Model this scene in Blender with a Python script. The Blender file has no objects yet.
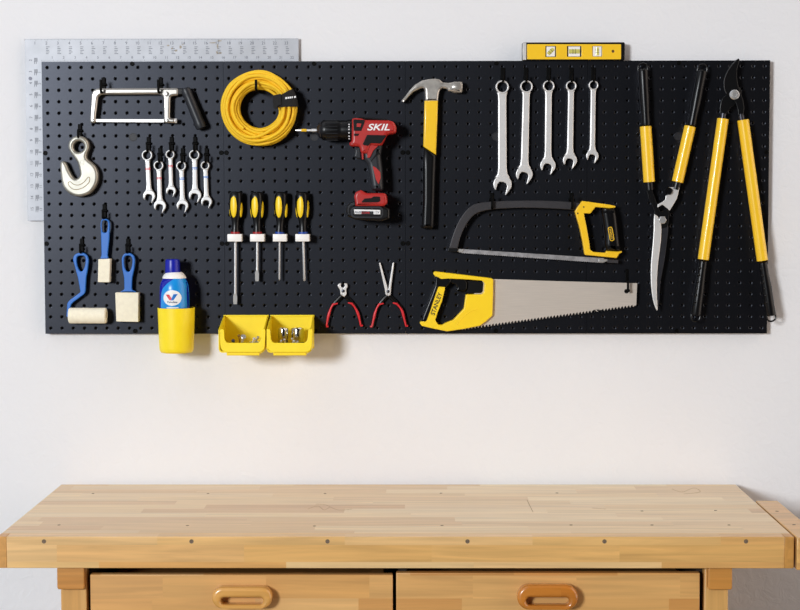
import bpy, math, random
from mathutils import Vector, Matrix
random.seed(7)
scene = bpy.context.scene
COL = scene.collection
PI = math.pi

# ------------------------------------------------------------------ camera
F_PX, YAW, PITCH, ROLL = 1724.54, 0.0085047, 0.0633456, -0.0013955
CAM = Vector((0.0205984, -3.8724906, 1.5126527))
ZT = 1.81212989                       # top edge of the pegboard
FW = Vector((-math.sin(YAW)*math.cos(PITCH), math.cos(YAW)*math.cos(PITCH), -math.sin(PITCH)))
R0 = Vector((math.cos(YAW), math.sin(YAW), 0)); U0 = R0.cross(FW)
RT = R0*math.cos(ROLL) + U0*math.sin(ROLL)
UP = -R0*math.sin(ROLL) + U0*math.cos(ROLL)
cam = bpy.data.cameras.new('camera'); camo = bpy.data.objects.new('camera', cam); COL.objects.link(camo)
M = Matrix((RT, UP, -FW)).transposed().to_4x4(); M.translation = CAM
camo.matrix_world = M
cam.sensor_fit = 'HORIZONTAL'; cam.sensor_width = 36.0; cam.lens = 36.0*F_PX/800.0
cam.clip_start = 0.05
scene.camera = camo

def P(px, py, y=0.0):
    d = FW + RT*((px-400)/F_PX) - UP*((py-305)/F_PX)
    t = (y - CAM.y)/d.y
    return CAM + d*t
def K(y=0.0): return (y - CAM.y)/F_PX          # metres per pixel at depth y
def XZ(pts, y): return [(P(a, b, y).x, P(a, b, y).z) for a, b in pts]
def crop(x0, y0, s, pts): return [(x0+a/s, y0+b/s) for a, b in pts]

# ------------------------------------------------------------------ materials
def srgb(h):
    v = [int(h[i:i+2], 16)/255 for i in (0, 2, 4)]
    return [c/12.92 if c <= .04045 else ((c+.055)/1.055)**2.4 for c in v]
def mat(name, hexc, rough=.5, metal=0.0, spec=.5, var=.06, vscale=30, bump=0.0, bscale=200, coat=0.0, trans=0.0, aniso=None):
    m = bpy.data.materials.new(name); m.use_nodes = True
    nt = m.node_tree; b = nt.nodes['Principled BSDF']
    c = srgb(hexc)
    b.inputs['Roughness'].default_value = rough; b.inputs['Metallic'].default_value = metal
    b.inputs['Specular IOR Level'].default_value = spec
    b.inputs['Coat Weight'].default_value = coat
    b.inputs['Transmission Weight'].default_value = trans
    tc = nt.nodes.new('ShaderNodeTexCoord')
    n = nt.nodes.new('ShaderNodeTexNoise'); n.inputs['Scale'].default_value = vscale; n.inputs['Detail'].default_value = 4
    if aniso:
        mp = nt.nodes.new('ShaderNodeMapping'); mp.inputs['Scale'].default_value = aniso
        nt.links.new(tc.outputs['Object'], mp.inputs['Vector']); src = mp.outputs['Vector']
    else: src = tc.outputs['Object']
    nt.links.new(src, n.inputs['Vector'])
    r = nt.nodes.new('ShaderNodeValToRGB')
    r.color_ramp.elements[0].position = .3; r.color_ramp.elements[1].position = .7
    r.color_ramp.elements[0].color = [max(0, x*(1-var)) for x in c]+[1]
    r.color_ramp.elements[1].color = [min(1, x*(1+var)) for x in c]+[1]
    nt.links.new(n.outputs['Fac'], r.inputs['Fac']); nt.links.new(r.outputs['Color'], b.inputs['Base Color'])
    if bump:
        n2 = nt.nodes.new('ShaderNodeTexNoise'); n2.inputs['Scale'].default_value = bscale; n2.inputs['Detail'].default_value = 3
        nt.links.new(src, n2.inputs['Vector'])
        bp = nt.nodes.new('ShaderNodeBump'); bp.inputs['Strength'].default_value = bump; bp.inputs['Distance'].default_value = .001
        nt.links.new(n2.outputs['Fac'], bp.inputs['Height']); nt.links.new(bp.outputs['Normal'], b.inputs['Normal'])
    return m

def wood(name, cols, vrow, length, tint=1.0, rough=.4, coat=.2, vaxis=(0, 1, 1), uaxis=0, seed=0.0, grain=.16):
    m = bpy.data.materials.new(name); m.use_nodes = True
    nt = m.node_tree; N = nt.nodes; L = nt.links; b = N['Principled BSDF']
    b.inputs['Roughness'].default_value = rough; b.inputs['Coat Weight'].default_value = coat; b.inputs['Coat Roughness'].default_value = .25
    tc = N.new('ShaderNodeTexCoord'); sep = N.new('ShaderNodeSeparateXYZ'); L.new(tc.outputs['Object'], sep.inputs[0])
    dv = N.new('ShaderNodeVectorMath'); dv.operation = 'DOT_PRODUCT'; dv.inputs[1].default_value = vaxis
    L.new(tc.outputs['Object'], dv.inputs[0])
    ua = [0, 0, 0]; ua[uaxis] = 1
    du = N.new('ShaderNodeVectorMath'); du.operation = 'DOT_PRODUCT'; du.inputs[1].default_value = ua
    L.new(tc.outputs['Object'], du.inputs[0])
    # row index
    ad = N.new('ShaderNodeMath'); ad.operation = 'ADD'; ad.inputs[1].default_value = 10+seed; L.new(dv.outputs['Value'], ad.inputs[0])
    dr = N.new('ShaderNodeMath'); dr.operation = 'DIVIDE'; dr.inputs[1].default_value = vrow; L.new(ad.outputs[0], dr.inputs[0])
    fl = N.new('ShaderNodeMath'); fl.operation = 'FLOOR'; L.new(dr.outputs[0], fl.inputs[0])
    wn = N.new('ShaderNodeTexWhiteNoise'); wn.noise_dimensions = '1D'; L.new(fl.outputs[0], wn.inputs['W'])
    a2 = N.new('ShaderNodeMath'); a2.operation = 'DIVIDE'; a2.inputs[1].default_value = length; L.new(du.outputs['Value'], a2.inputs[0])
    a3 = N.new('ShaderNodeMath'); a3.operation = 'MULTIPLY_ADD'; a3.inputs[1].default_value = 7.3; L.new(wn.outputs['Value'], a3.inputs[0]); L.new(a2.outputs[0], a3.inputs[2])
    f2 = N.new('ShaderNodeMath'); f2.operation = 'FLOOR'; L.new(a3.outputs[0], f2.inputs[0])
    cb = N.new('ShaderNodeCombineXYZ'); L.new(fl.outputs[0], cb.inputs[0]); L.new(f2.outputs[0], cb.inputs[1])
    w2 = N.new('ShaderNodeTexWhiteNoise'); w2.noise_dimensions = '2D'; L.new(cb.outputs[0], w2.inputs['Vector'])
    rp = N.new('ShaderNodeValToRGB'); rp.color_ramp.interpolation = 'LINEAR'
    els = rp.color_ramp.elements
    while len(els) < len(cols): els.new(.5)
    for i, c in enumerate(cols):
        els[i].position = i/(len(cols)-1); els[i].color = [x*tint for x in srgb(c)]+[1]
    L.new(w2.outputs['Value'], rp.inputs['Fac'])
    # grain along the stave
    sc = [70, 70, 70]; sc[uaxis] = 4
    vm = N.new('ShaderNodeVectorMath'); vm.operation = 'MULTIPLY'; vm.inputs[1].default_value = sc; L.new(tc.outputs['Object'], vm.inputs[0])
    va = N.new('ShaderNodeVectorMath'); va.operation = 'ADD'; L.new(vm.outputs[0], va.inputs[0]); 
    vs = N.new('ShaderNodeVectorMath'); vs.operation = 'SCALE'; vs.inputs['Scale'].default_value = 40; L.new(w2.outputs['Color'], vs.inputs[0]); L.new(vs.outputs[0], va.inputs[1])
    no = N.new('ShaderNodeTexNoise'); no.inputs['Scale'].default_value = 1; no.inputs['Detail'].default_value = 6; no.inputs['Distortion'].default_value = .6
    L.new(va.outputs[0], no.inputs['Vector'])
    mr = N.new('ShaderNodeMapRange'); mr.inputs['From Min'].default_value = .3; mr.inputs['From Max'].default_value = .7
    mr.inputs['To Min'].default_value = 1-grain; mr.inputs['To Max'].default_value = 1+grain*.6; L.new(no.outputs['Fac'], mr.inputs['Value'])
    mx = N.new('ShaderNodeMix'); mx.data_type = 'RGBA'; mx.blend_type = 'MULTIPLY'; mx.inputs['Factor'].default_value = 1
    L.new(rp.outputs['Color'], mx.inputs['A']); 
    gc = N.new('ShaderNodeCombineColor'); 
    for k in range(3): L.new(mr.outputs['Result'], gc.inputs[k])
    L.new(gc.outputs[0], mx.inputs['B']); L.new(mx.outputs['Result'], b.inputs['Base Color'])
    return m

MT = {}
MT['board'] = mat('black_board_plastic', '060608', .335, spec=.52, var=.25, vscale=8, bump=.06, bscale=900)
MT['board'].node_tree.nodes['Principled BSDF'].inputs['Specular Tint'].default_value = (.78, .83, 1.0, 1)
MT['board_ring'] = mat('board_emboss', '26262b', .45, spec=.4)
MT['hook'] = mat('black_hook_plastic', '030303', .5, spec=.08)
MT['screw'] = mat('black_screw', '030303', .5, spec=.1)
MT['blackplastic'] = mat('black_plastic', '08080a', .33, spec=.35)
MT['rubber'] = mat('black_rubber', '08080a', .30, spec=.28)
MT['grey'] = mat('dark_grey_plastic', '24262b', .40, spec=.4, bump=.1, bscale=500)
MT['yellow'] = mat('yellow_plastic', 'ffd61c', .38, var=.03)
MT['binyellow'] = mat('yellow_bin_plastic', 'ffe220', .42, var=.03)
MT['tool_yellow'] = mat('yellow_paint', 'fecb2a', .30, var=.03, coat=.3)
MT['rope'] = mat('yellow_rope', 'ffcb1c', .62, var=.07, vscale=120, bump=.6, bscale=420)
MT['velcro'] = mat('black_velcro', '0c0c0d', .8, var=.3, vscale=300, bump=.5, bscale=900)
MT['steel'] = mat('satin_steel', 'e8e6e4', .36, metal=.45, var=.04, vscale=60)
MT['chrome'] = mat('polished_steel', 'cfcecd', .34, metal=.72, var=.04)
MT['silverpaint'] = mat('silver_frame', 'c9c5be', .30, metal=.9, var=.05)
MT['zinc'] = mat('zinc_plated_steel', 'b3b0a5', .44, metal=.8, var=.14, vscale=40)
MT['darksteel'] = mat('dark_steel', '4a4a50', .38, metal=.9, var=.2)
MT['sawframe'] = mat('grey_painted_frame', '3a383b', .42, metal=.3, var=.1)
MT['sawblade'] = mat('saw_blade_steel', 'ddd3c8', .34, metal=.4, var=.05, vscale=20, aniso=(1, 1, 30))
MT['hackblade'] = mat('hacksaw_blade_steel', 'b4b2b4', .35, metal=.6, var=.3, vscale=60)
MT['alu'] = mat('brushed_aluminium', 'b2b4ba', .5, metal=.3, var=.07, vscale=25)
MT['ink'] = mat('engraved_ink', '5c5e66', .6)
MT['stain'] = mat('rust_stain', 'a39a8c', .7, var=.2, vscale=200)
MT['red'] = mat('red_plastic', 'b02521', .38, var=.05)
MT['redgrip'] = mat('red_grip', 'cf1f2a', .45)
MT['white'] = mat('white_plastic', 'f8f5f1', .4, var=.02)
MT['print'] = mat('white_print', 'f0f0f0', .5, var=.02)
MT['blackprint'] = mat('black_print', '141414', .5)
MT['blue'] = mat('blue_plastic', '2a70c8', .36, var=.06)
MT['foam'] = mat('cream_foam', 'fbf2da', .85, spec=.2, var=.05, vscale=120, bump=.4, bscale=700)
MT['canblue'] = mat('dark_blue_can', '0615a0', .25, var=.04)
MT['canlight'] = mat('light_blue_print', '1590e0', .28, var=.05)
MT['capblue'] = mat('blue_cap', '0516a0', .35, var=.04)
MT['logored'] = mat('red_print', 'd81e2c', .4)
MT['collar_red'] = mat('dark_red_plastic', '9c1216', .4)
MT['collar_blue'] = mat('dark_blue_plastic', '103f98', .4)
MT['hammersteel'] = mat('forged_steel', 'bdb8b1', .32, metal=.6, var=.22, vscale=70)
MT['mirror'] = mat('mirror_chrome', 'c9c6c2', .16, metal=1, var=.05)
MT['logoblue'] = mat('blue_print', '1470c8', .4)
MT['navy'] = mat('navy_print', '10205c', .4)
MT['tanrivet'] = mat('brass_tint', 'a8854a', .4, metal=.8)
MT['vial'] = mat('green_vial', 'e6de7c', .15, trans=.2, coat=.5)
MT['brown'] = mat('brown_hole', '6b4a1c', .6)
MT['wall'] = None
MT['plug'] = mat('dowel_end', '6d5a48', .7, var=.25, vscale=300)
MT['peghole'] = mat('dark_hole', '4a3622', .8)
MT['top'] = wood('bench_top_wood', ['e3c08a', 'e8ca98', 'dab27c', 'ecd2a4', 'd4a974'], .047, .42, rough=.38, coat=.35, grain=.16)
MT['front'] = wood('bench_front_wood', ['dcab66', 'e6bd7e', 'd5a05c', 'edcb94'], .033, .36, rough=.35, coat=.25, vaxis=(0, 0, 1), seed=.013, grain=.2)
MT['endcap'] = wood('bench_end_wood', ['c8914a', 'd09a52'], .2, .4, rough=.4, uaxis=1, vaxis=(0, 0, 1))
MT['drawerl'] = wood('drawer_wood', ['d6a05c', 'dfae6c', 'cf9450', 'e0b476'], .045, .20, rough=.42, coat=.15, vaxis=(0, 0, 1), seed=.02, grain=.16)
MT['leg'] = wood('bench_leg_wood', ['cf9a54', 'd8a661'], .05, .9, uaxis=2, vaxis=(1, 0, 0), rough=.45, seed=.01)
MT['block'] = wood('bench_block_wood', ['bf8138', 'c88b42'], .1, .3, rough=.4, vaxis=(0, 0, 1), seed=.02)
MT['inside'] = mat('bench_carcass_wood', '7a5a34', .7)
MT['handlepale'] = wood('pale_handle_wood', ['d79d50', 'dba65c'], .1, .4, rough=.25, coat=.6, vaxis=(0, 0, 1))
MT['handledark'] = wood('orange_handle_wood', ['bd7124', 'c77c2c'], .1, .4, rough=.22, coat=.7, vaxis=(0, 0, 1))
MT['gapshade'] = mat('shaded_gap_wood', '2c2118', .8)  # carcass wood darkened to paint in the shade of the gaps around the drawers

# ------------------------------------------------------------------ mesh helpers
class G:
    def __init__(s): s.v = []; s.f = []
    def add(s, v, f):
        o = len(s.v); s.v += [Vector(q) for q in v]; s.f += [[i+o for i in q] for q in f]; return s
    def box(s, c, size, rot=None):
        hx, hy, hz = [q/2 for q in size]; c = Vector(c)
        vs = [Vector((x, y, z)) for x in (-hx, hx) for y in (-hy, hy) for z in (-hz, hz)]
        if rot: vs = [rot @ q for q in vs]
        return s.add([c+q for q in vs], [(0, 1, 3, 2), (4, 6, 7, 5), (0, 4, 5, 1), (2, 3, 7, 6), (0, 2, 6, 4), (1, 5, 7, 3)])
    def span(s, x0, x1, y0, y1, z0, z1):
        return s.box(((x0+x1)/2, (y0+y1)/2, (z0+z1)/2), (abs(x1-x0), abs(y1-y0), abs(z1-z0)))
    def tube(s, path, rad, n=10, flat=1.0, ref=None, closed=False):
        path = [Vector(p) for p in path]; m = len(path)
        if not isinstance(rad, (list, tuple)): rad = [rad]*m
        T = []
        for i in range(m):
            if closed: d = path[(i+1) % m]-path[i-1]
            else: d = path[min(i+1, m-1)]-path[max(i-1, 0)]
            T.append(d.normalized())
        a = Vector(ref) if ref else (Vector((0, 1, 0)) if abs(T[0].y) < .9 else Vector((1, 0, 0)))
        vs = []; fs = []
        nrm = (a - T[0]*a.dot(T[0])).normalized()
        for i in range(m):
            if i > 0:
                q = T[i-1].rotation_difference(T[i]); nrm = q @ nrm
                nrm = (nrm - T[i]*nrm.dot(T[i])).normalized()
            bn = T[i].cross(nrm)
            for k in range(n):
                t = 2*PI*k/n
                vs.append(path[i] + (nrm*math.cos(t)*flat + bn*math.sin(t))*rad[i])
        for i in range(m-1 if not closed else m):
            j = (i+1) % m
            for k in range(n): fs.append((i*n+k, i*n+(k+1) % n, j*n+(k+1) % n, j*n+k))
        if not closed:
            fs.append(tuple(range(n-1, -1, -1))); fs.append(tuple((m-1)*n+k for k in range(n)))
        return s.add(vs, fs)
    def lathe(s, base, axis, prof, n=24, ref=None, fn=None):
        axis = Vector(axis).normalized(); base = Vector(base)
        a = Vector(ref) if ref else (Vector((1, 0, 0)) if abs(axis.x) < .9 else Vector((0, 0, 1)))
        u = (a-axis*a.dot(axis)).normalized(); w = axis.cross(u)
        vs = []; fs = []; m = len(prof)
        for r, h in prof:
            for k in range(n):
                t = 2*PI*k/n; rr = r*(fn(t, h) if fn else 1)
                vs.append(base+axis*h+(u*math.cos(t)+w*math.sin(t))*rr)
        for i in range(m-1):
            for k in range(n): fs.append((i*n+k, i*n+(k+1) % n, (i+1)*n+(k+1) % n, (i+1)*n+k))
        if prof[0][0] > 1e-6: fs.append(tuple(range(n-1, -1, -1)))
        if prof[-1][0] > 1e-6: fs.append(tuple((m-1)*n+k for k in range(n)))
        return s.add(vs, fs)
    def ell(s, c, r, rot=None, nu=14, nv=9):
        c = Vector(c); vs = []; fs = []
        for i in range(nv+1):
            p = PI*i/nv
            for k in range(nu):
                t = 2*PI*k/nu
                q = Vector((math.sin(p)*math.cos(t)*r[0], math.sin(p)*math.sin(t)*r[1], math.cos(p)*r[2]))
                if rot: q = rot @ q
                vs.append(c+q)
        for i in range(nv):
            for k in range(nu): fs.append((i*nu+k, (i+1)*nu+k, (i+1)*nu+(k+1) % nu, i*nu+(k+1) % nu))
        return s.add(vs, fs)
    def curve2d(s, loops, half, bev, mapf, res=2):
        cu = bpy.data.curves.new('tmp', 'CURVE'); cu.dimensions = '2D'; cu.fill_mode = 'BOTH'
        for lp in loops:
            sp = cu.splines.new('POLY'); sp.points.add(len(lp)-1); sp.use_cyclic_u = True
            for i, (a, b) in enumerate(lp): sp.points[i].co = (a, b, 0, 1)
        cu.extrude = max(half-bev, 1e-5); cu.bevel_depth = bev; cu.bevel_resolution = res; cu.offset = -bev
        ob = bpy.data.objects.new('tmp', cu)
        me = bpy.data.meshes.new_from_object(ob)
        s.add([mapf(v.co.x, v.co.y, v.co.z) for v in me.vertices], [list(p.vertices) for p in me.polygons])
        bpy.data.objects.remove(ob); bpy.data.curves.remove(cu); bpy.data.meshes.remove(me)
        return s
    def plate(s, pts, yf, yb, holes=(), bev=.0008, res=2):
        """pixel outline extruded between depths yf (front) and yb (back)"""
        ym = (yf+yb)/2; h = abs(yb-yf)/2
        loops = [XZ(pts, ym)]+[XZ(q, ym) for q in holes]
        return s.curve2d(loops, h, bev, lambda a, b, c: (a, ym-c, b), res)
    def text(s, body, c, height, y, width=None, rot=0.0, shear=0.0, bold=0.0, thick=.0006, wrap=None):
        """c = centre in pixels, height / width in pixels"""
        fc = bpy.data.curves.new('tmp', 'FONT'); fc.body = body; fc.size = 1; fc.shear = shear; fc.offset = bold; fc.fill_mode = 'FRONT' 
        fc.extrude = .02; fc.fill_mode = 'BOTH'
        ob = bpy.data.objects.new('tmp', fc); me = bpy.data.meshes.new_from_object(ob)
        vs = [v.co.copy() for v in me.vertices]; fs = [list(p.vertices) for p in me.polygons]
        bpy.data.objects.remove(ob); bpy.data.curves.remove(fc); bpy.data.meshes.remove(me)
        x0 = min(v.x for v in vs); x1 = max(v.x for v in vs); y0 = min(v.y for v in vs); y1 = max(v.y for v in vs)
        k = K(y); sy = height*k/(y1-y0); sx = width*k/(x1-x0) if width else sy
        o = P(c[0], c[1], y); out = []
        for v in vs:
            a = (v.x-(x0+x1)/2)*sx; b = (v.y-(y0+y1)/2)*sy
            a, b = a*math.cos(rot)-b*math.sin(rot), a*math.sin(rot)+b*math.cos(rot)
            q = Vector((o.x+a, y - (v.z/.02+1)*.5*thick, o.z+b))
            if wrap: q = wrap(q, (v.z/.02+1)*.5*thick)
            out.append(q)
        return s.add(out, fs)

def mesh(name, g, m, root=None, parent=None, bevel=0.0, seg=2, ang=35, kind=None, label=None, smooth=True):
    me = bpy.data.meshes.new(name)
    off = root.location if root else Vector((0, 0, 0))
    me.from_pydata([v-off for v in g.v], [], g.f); me.update()
    me.materials.append(MT[m] if isinstance(m, str) else m)
    if smooth:
        for p in me.polygons: p.use_smooth = True
        me.set_sharp_from_angle(angle=math.radians(ang))
    o = bpy.data.objects.new(name, me); COL.objects.link(o)
    o.parent = parent or root
    if bevel:
        b = o.modifiers.new('bevel', 'BEVEL'); b.width = bevel; b.segments = seg; b.limit_method = 'ANGLE'; b.angle_limit = math.radians(40)
    if kind: o['kind'] = kind
    if label: o['label'] = label
    return o
def thing(name, loc, label, cat, group=None):
    o = bpy.data.objects.new(name, None); COL.objects.link(o); o.location = loc; o.empty_display_size = .02
    o['label'] = label; o['category'] = cat
    if group: o['group'] = group
    return o
def dup(root, loc, label, group=None):
    kids = {}
    for o in COL.objects: kids.setdefault(o.parent, []).append(o)
    r = root.copy(); COL.objects.link(r); r.location = loc; r['label'] = label
    if group: r['group'] = group
    for ch in kids.get(root, []):
        c = ch.copy(); COL.objects.link(c); c.parent = r
        for gch in kids.get(ch, []):
            d = gch.copy(); COL.objects.link(d); d.parent = c
    return r
def circ(cx, cy, r, n=24, ry=None, a0=0.0):
    ry = ry or r
    return [(cx+r*math.cos(a0+2*PI*i/n), cy+ry*math.sin(a0+2*PI*i/n)) for i in range(n)]
def cr(pts, n=4, closed=True):
    out = []; m = len(pts)
    rng = range(m) if closed else range(m-1)
    for i in rng:
        p0 = pts[(i-1) % m] if closed or i > 0 else pts[0]; p1 = pts[i]; p2 = pts[(i+1) % m]
        p3 = pts[(i+2) % m] if closed or i+2 < m else pts[-1]
        for k in range(n):
            t = k/n
            out.append(tuple(.5*((2*p1[j])+(-p0[j]+p2[j])*t+(2*p0[j]-5*p1[j]+4*p2[j]-p3[j])*t*t+(-p0[j]+3*p1[j]-3*p2[j]+p3[j])*t**3) for j in range(len(p1))))
    if not closed: out.append(tuple(pts[-1]))
    return out
def rrect(x0, y0, x1, y1, r, n=5):
    out = []
    for cx, cy, a in ((x1-r, y0+r, -90), (x1-r, y1-r, 0), (x0+r, y1-r, 90), (x0+r, y0+r, 180)):
        for i in range(n+1):
            t = math.radians(a+90*i/n); out.append((cx+r*math.cos(t), cy+r*math.sin(t)))
    return out
def rnd(pts, r, n=4):
    """round the corners of a polygon by radius r (pixels)"""
    out = []; m = len(pts)
    for i in range(m):
        a = Vector(pts[i-1]); b = Vector(pts[i]); c = Vector(pts[(i+1) % m])
        u = (a-b); w = (c-b); d = min(r, u.length*.45, w.length*.45)
        p = b+u.normalized()*d; q = b+w.normalized()*d
        for k in range(n+1):
            t = k/n; out.append(tuple((1-t)**2*p+2*t*(1-t)*b+t*t*q))
    return out

# ------------------------------------------------------------------ setting
WALL_Y = .020
def wall_mat():
    m = bpy.data.materials.new('white_plaster'); m.use_nodes = True; nt = m.node_tree; N = nt.nodes; L = nt.links
    b = N['Principled BSDF']; b.inputs['Roughness'].default_value = .75; b.inputs['Specular IOR Level'].default_value = .2
    tc = N.new('ShaderNodeTexCoord')
    n1 = N.new('ShaderNodeTexNoise'); n1.inputs['Scale'].default_value = 3; n1.inputs['Detail'].default_value = 5; L.new(tc.outputs['Object'], n1.inputs['Vector'])
    r = N.new('ShaderNodeValToRGB'); r.color_ramp.elements[0].color = srgb('e9e8ea')+[1]; r.color_ramp.elements[1].color = srgb('efeeef')+[1]
    L.new(n1.outputs['Fac'], r.inputs['Fac']); L.new(r.outputs['Color'], b.inputs['Base Color'])
    n2 = N.new('ShaderNodeTexNoise'); n2.inputs['Scale'].default_value = 38; n2.inputs['Detail'].default_value = 6; n2.inputs['Distortion'].default_value = 1.2
    L.new(tc.outputs['Object'], n2.inputs['Vector'])
    bp = N.new('ShaderNodeBump'); bp.inputs['Strength'].default_value = .35; bp.inputs['Distance'].default_value = .004
    L.new(n2.outputs['Fac'], bp.inputs['Height']); L.new(bp.outputs['Normal'], b.inputs['Normal'])
    return m
MT['wall'] = wall_mat()
MT['floor'] = mat('grey_concrete', '56524e', .7, var=.12, vscale=5, bump=.2, bscale=60)
mesh('wall_back', G().span(-3.2, 3.2, WALL_Y, WALL_Y+.12, -.02, 2.9), 'wall', kind='structure', smooth=False)
mesh('floor', G().span(-3.2, 3.2, -4.6, WALL_Y, -.1, 0), 'floor', kind='structure', smooth=False)
mesh('baseboard_back', G().span(-3.2, 3.2, WALL_Y-.012, WALL_Y, 0, .09), 'white', kind='structure', bevel=.003)

# ------------------------------------------------------------------ pegboard: four panels
IN = .0254
def make_panel():
    x0, z1 = -.8128, ZT
    W, H = 16*IN, 24*IN
    root = thing('pegboard', (x0+W/2, .020, z1-H), 'black pegboard section at the left end, carrying brushes and small wrenches', 'pegboard', 'pegboard sections on the wall')
    g = G(); n = 12
    gap = .0003
    for i in range(16):
        for j in range(24):
            cx = x0+(i+.5)*IN; cz = z1-(j+.5)*IN; h = IN/2
            l = -h+(gap if i == 0 else 0); r = h-(gap if i == 15 else 0)
            outer = [(r, 0), (r, h), (h/3, h), (-h/3, h), (l, h), (l, h/3)]
            outer = [(r, h/3), (r, h), (h/3, h), (-h/3, h), (l, h), (l, h/3), (l, -h/3), (l, -h), (-h/3, -h), (h/3, -h), (r, -h), (r, -h/3)]
            vs = []
            for a, b in outer: vs.append((cx+a, 0, cz+b))
            angs = [math.radians(15+30*k) for k in range(12)]
            for rr, yy in ((.0043, 0), (.0041, .00004), (.0027, .0007), (.0025, .0095)):
                for t in angs: vs.append((cx+rr*math.cos(t), yy, cz+rr*math.sin(t)))
            fs = []
            for q in range(4):
                for k in range(12): fs.append((q*12+k, q*12+(k+1) % 12, (q+1)*12+(k+1) % 12, (q+1)*12+k))
            fs.append([48+k for k in range(12)])
            g.add(vs, fs)
    # edge and back
    a, b, c, d = x0+gap, x0+W-gap, z1, z1-H
    g.add([(a, 0, c), (b, 0, c), (b, 0, d), (a, 0, d), (a, .0204, c), (b, .0204, c), (b, .0204, d), (a, .0204, d)],
          [(0, 4, 5, 1), (1, 5, 6, 2), (2, 6, 7, 3), (3, 7, 4, 0), (4, 7, 6, 5)])
    mesh('board', g, 'board', root, ang=8)
    for sx, sz in ((.11*IN+.003, 8*IN), (.11*IN+.003, 16*IN), (W-.11*IN-.003, 8*IN), (W-.11*IN-.003, 16*IN), (W/2, .005), (W/2, H-.006)):
        s = G().lathe((x0+sx, 0, z1-sz), (0, -1, 0), [(.0052, 0), (.0052, .0010), (.0040, .0021), (.0022, .0021), (.0018, .0008), (0, .0008)], 14)
        mesh('screw', s, 'screw', root)
    rg = G().lathe((x0+W/2, 0, z1-.168), (0, -1, 0), [(.0095, 0), (.0092, .0006), (.0078, .0006), (.0074, .0002), (0, .0002)], 24)
    mesh('embossed_ring', rg, 'board_ring', root)
    return root
pan = make_panel()
for k, lab in ((1, 'black pegboard section second from left, behind yellow rope coil and screwdrivers'),
               (2, 'black pegboard section third from left, behind hammer and five large wrenches'),
               (3, 'black pegboard section at the right end, behind hedge shears and loppers')):
    dup(pan, pan.location+Vector((k*16*IN, 0, 0)), lab)

# ------------------------------------------------------------------ framing square
def make_square():
    yf, yb = .009, .0115
    o = P(120, 61, yb)
    root = thing('framing_square', o, 'silver L-shaped framing square with inch numbers around the upper left corner of the pegboard', 'square')
    a = P(24.0, 38.6, 0); e = P(298.3, 38.6, 0); corner = Vector((-.8131, 0, ZT+.0003)); bot = P(26.4, 220.8, 0)
    # stays square in the world
    x0 = a.x; x1 = e.x; zt = a.z; zb = bot.z
    g = G().curve2d([[(x0, zt), (x1, zt), (x1, corner.z), (corner.x, corner.z), (corner.x, zb), (x0, zb)]], (yb-yf)/2, .0004, lambda p, q, c: (p, (yf+yb)/2-c, q))
    body = mesh('square_body', g, 'alu', root)
    t = G()
    kk = K(0)
    for n in range(1, 24):
        cx = 24.3+11.42*n
        t.text(str(n), (cx-.8, 43), 2.9, yf, thick=.0002)
        for r in range(5):
            w = [3.4, 2.6, 3.8, 2.2, 3.2][(r+n) % 5]
            if n > 1: t.add([P(cx-1.2+q*w, 46.6+r*1.7+s*.55, yf-.0001) for q, s in ((0, 0), (1, 0), (1, 1), (0, 1))], [(0, 3, 2, 1)])
        for q in range(8):
            xx = cx-11.42+q*11.42/8; hh = (1.6 if q == 0 else 1.1 if q == 4 else .7)
            t.add([P(xx+u*.28, 39+s*hh, yf-.0001) for u, s in ((0, 0), (1, 0), (1, 1), (0, 1))], [(0, 3, 2, 1)])
    for n in range(1, 23):
        cx = 41.6+11.42*n
        t.text(str(n), (cx-.8, 57.4), 2.5, yf, thick=.0002)
        for q in range(8):
            xx = cx-11.42+q*11.42/8; hh = (1.5 if q == 0 else .7)
            t.add([P(xx+u*.28, 61.4-s*hh, yf-.0001) for u, s in ((0, 0), (1, 0), (1, 1), (0, 1))], [(0, 1, 2, 3)])
    for n in range(2, 16):
        cy = 38+11.42*n
        t.text(str(n), (29.8+cy*.011, cy-.6), 2.8, yf, rot=PI/2, thick=.0002)
        for r in range(4):
            t.add([P(33.5+r*.9+cy*.011+u*.5, cy-3+s*(4 if r % 2 else 6), yf-.0001) for u, s in ((0, 0), (1, 0), (1, 1), (0, 1))], [(0, 3, 2, 1)])
    for n in range(1, 14):
        cy = 61.5+11.42*n
        t.text(str(n), (38.6+cy*.011, cy-.6), 2.4, yf, rot=PI/2, thick=.0002)
    mesh('scale_markings', t, 'ink', root, parent=body, smooth=False)
    h = G().lathe(P(30.4, 78.5, yf), (0, -1, 0), [(.0042, 0), (.0042, .0003), (.003, .0003), (.003, .0001), (0, .0001)], 16)
    mesh('hang_hole', h, 'darksteel', root, parent=body)
    for cx, cy, w, h in ((168, 45.5, 1.6, .8), (172, 48.5, 1.1, .9), (176, 50.5, 1.5, 1.0), (180.5, 47, 1.3, 1.6), (183, 44.5, .8, .6), (213, 42.8, 3.4, .7), (219.5, 40.8, 2.6, .9), (217.6, 46, .8, 2.8), (217.2, 52.6, 1.0, 1.6), (220.4, 53.0, 1.8, .8)):
        pts = [(cx+w*math.cos(t*PI/5)*random.uniform(.7, 1.2), cy+h*math.sin(t*PI/5)*random.uniform(.7, 1.2)) for t in range(10)]
        mesh('rust_stain', G().plate(cr(pts, 2), yf-.0001, yf, bev=0), 'stain', root, parent=body, smooth=False)
make_square()

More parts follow.
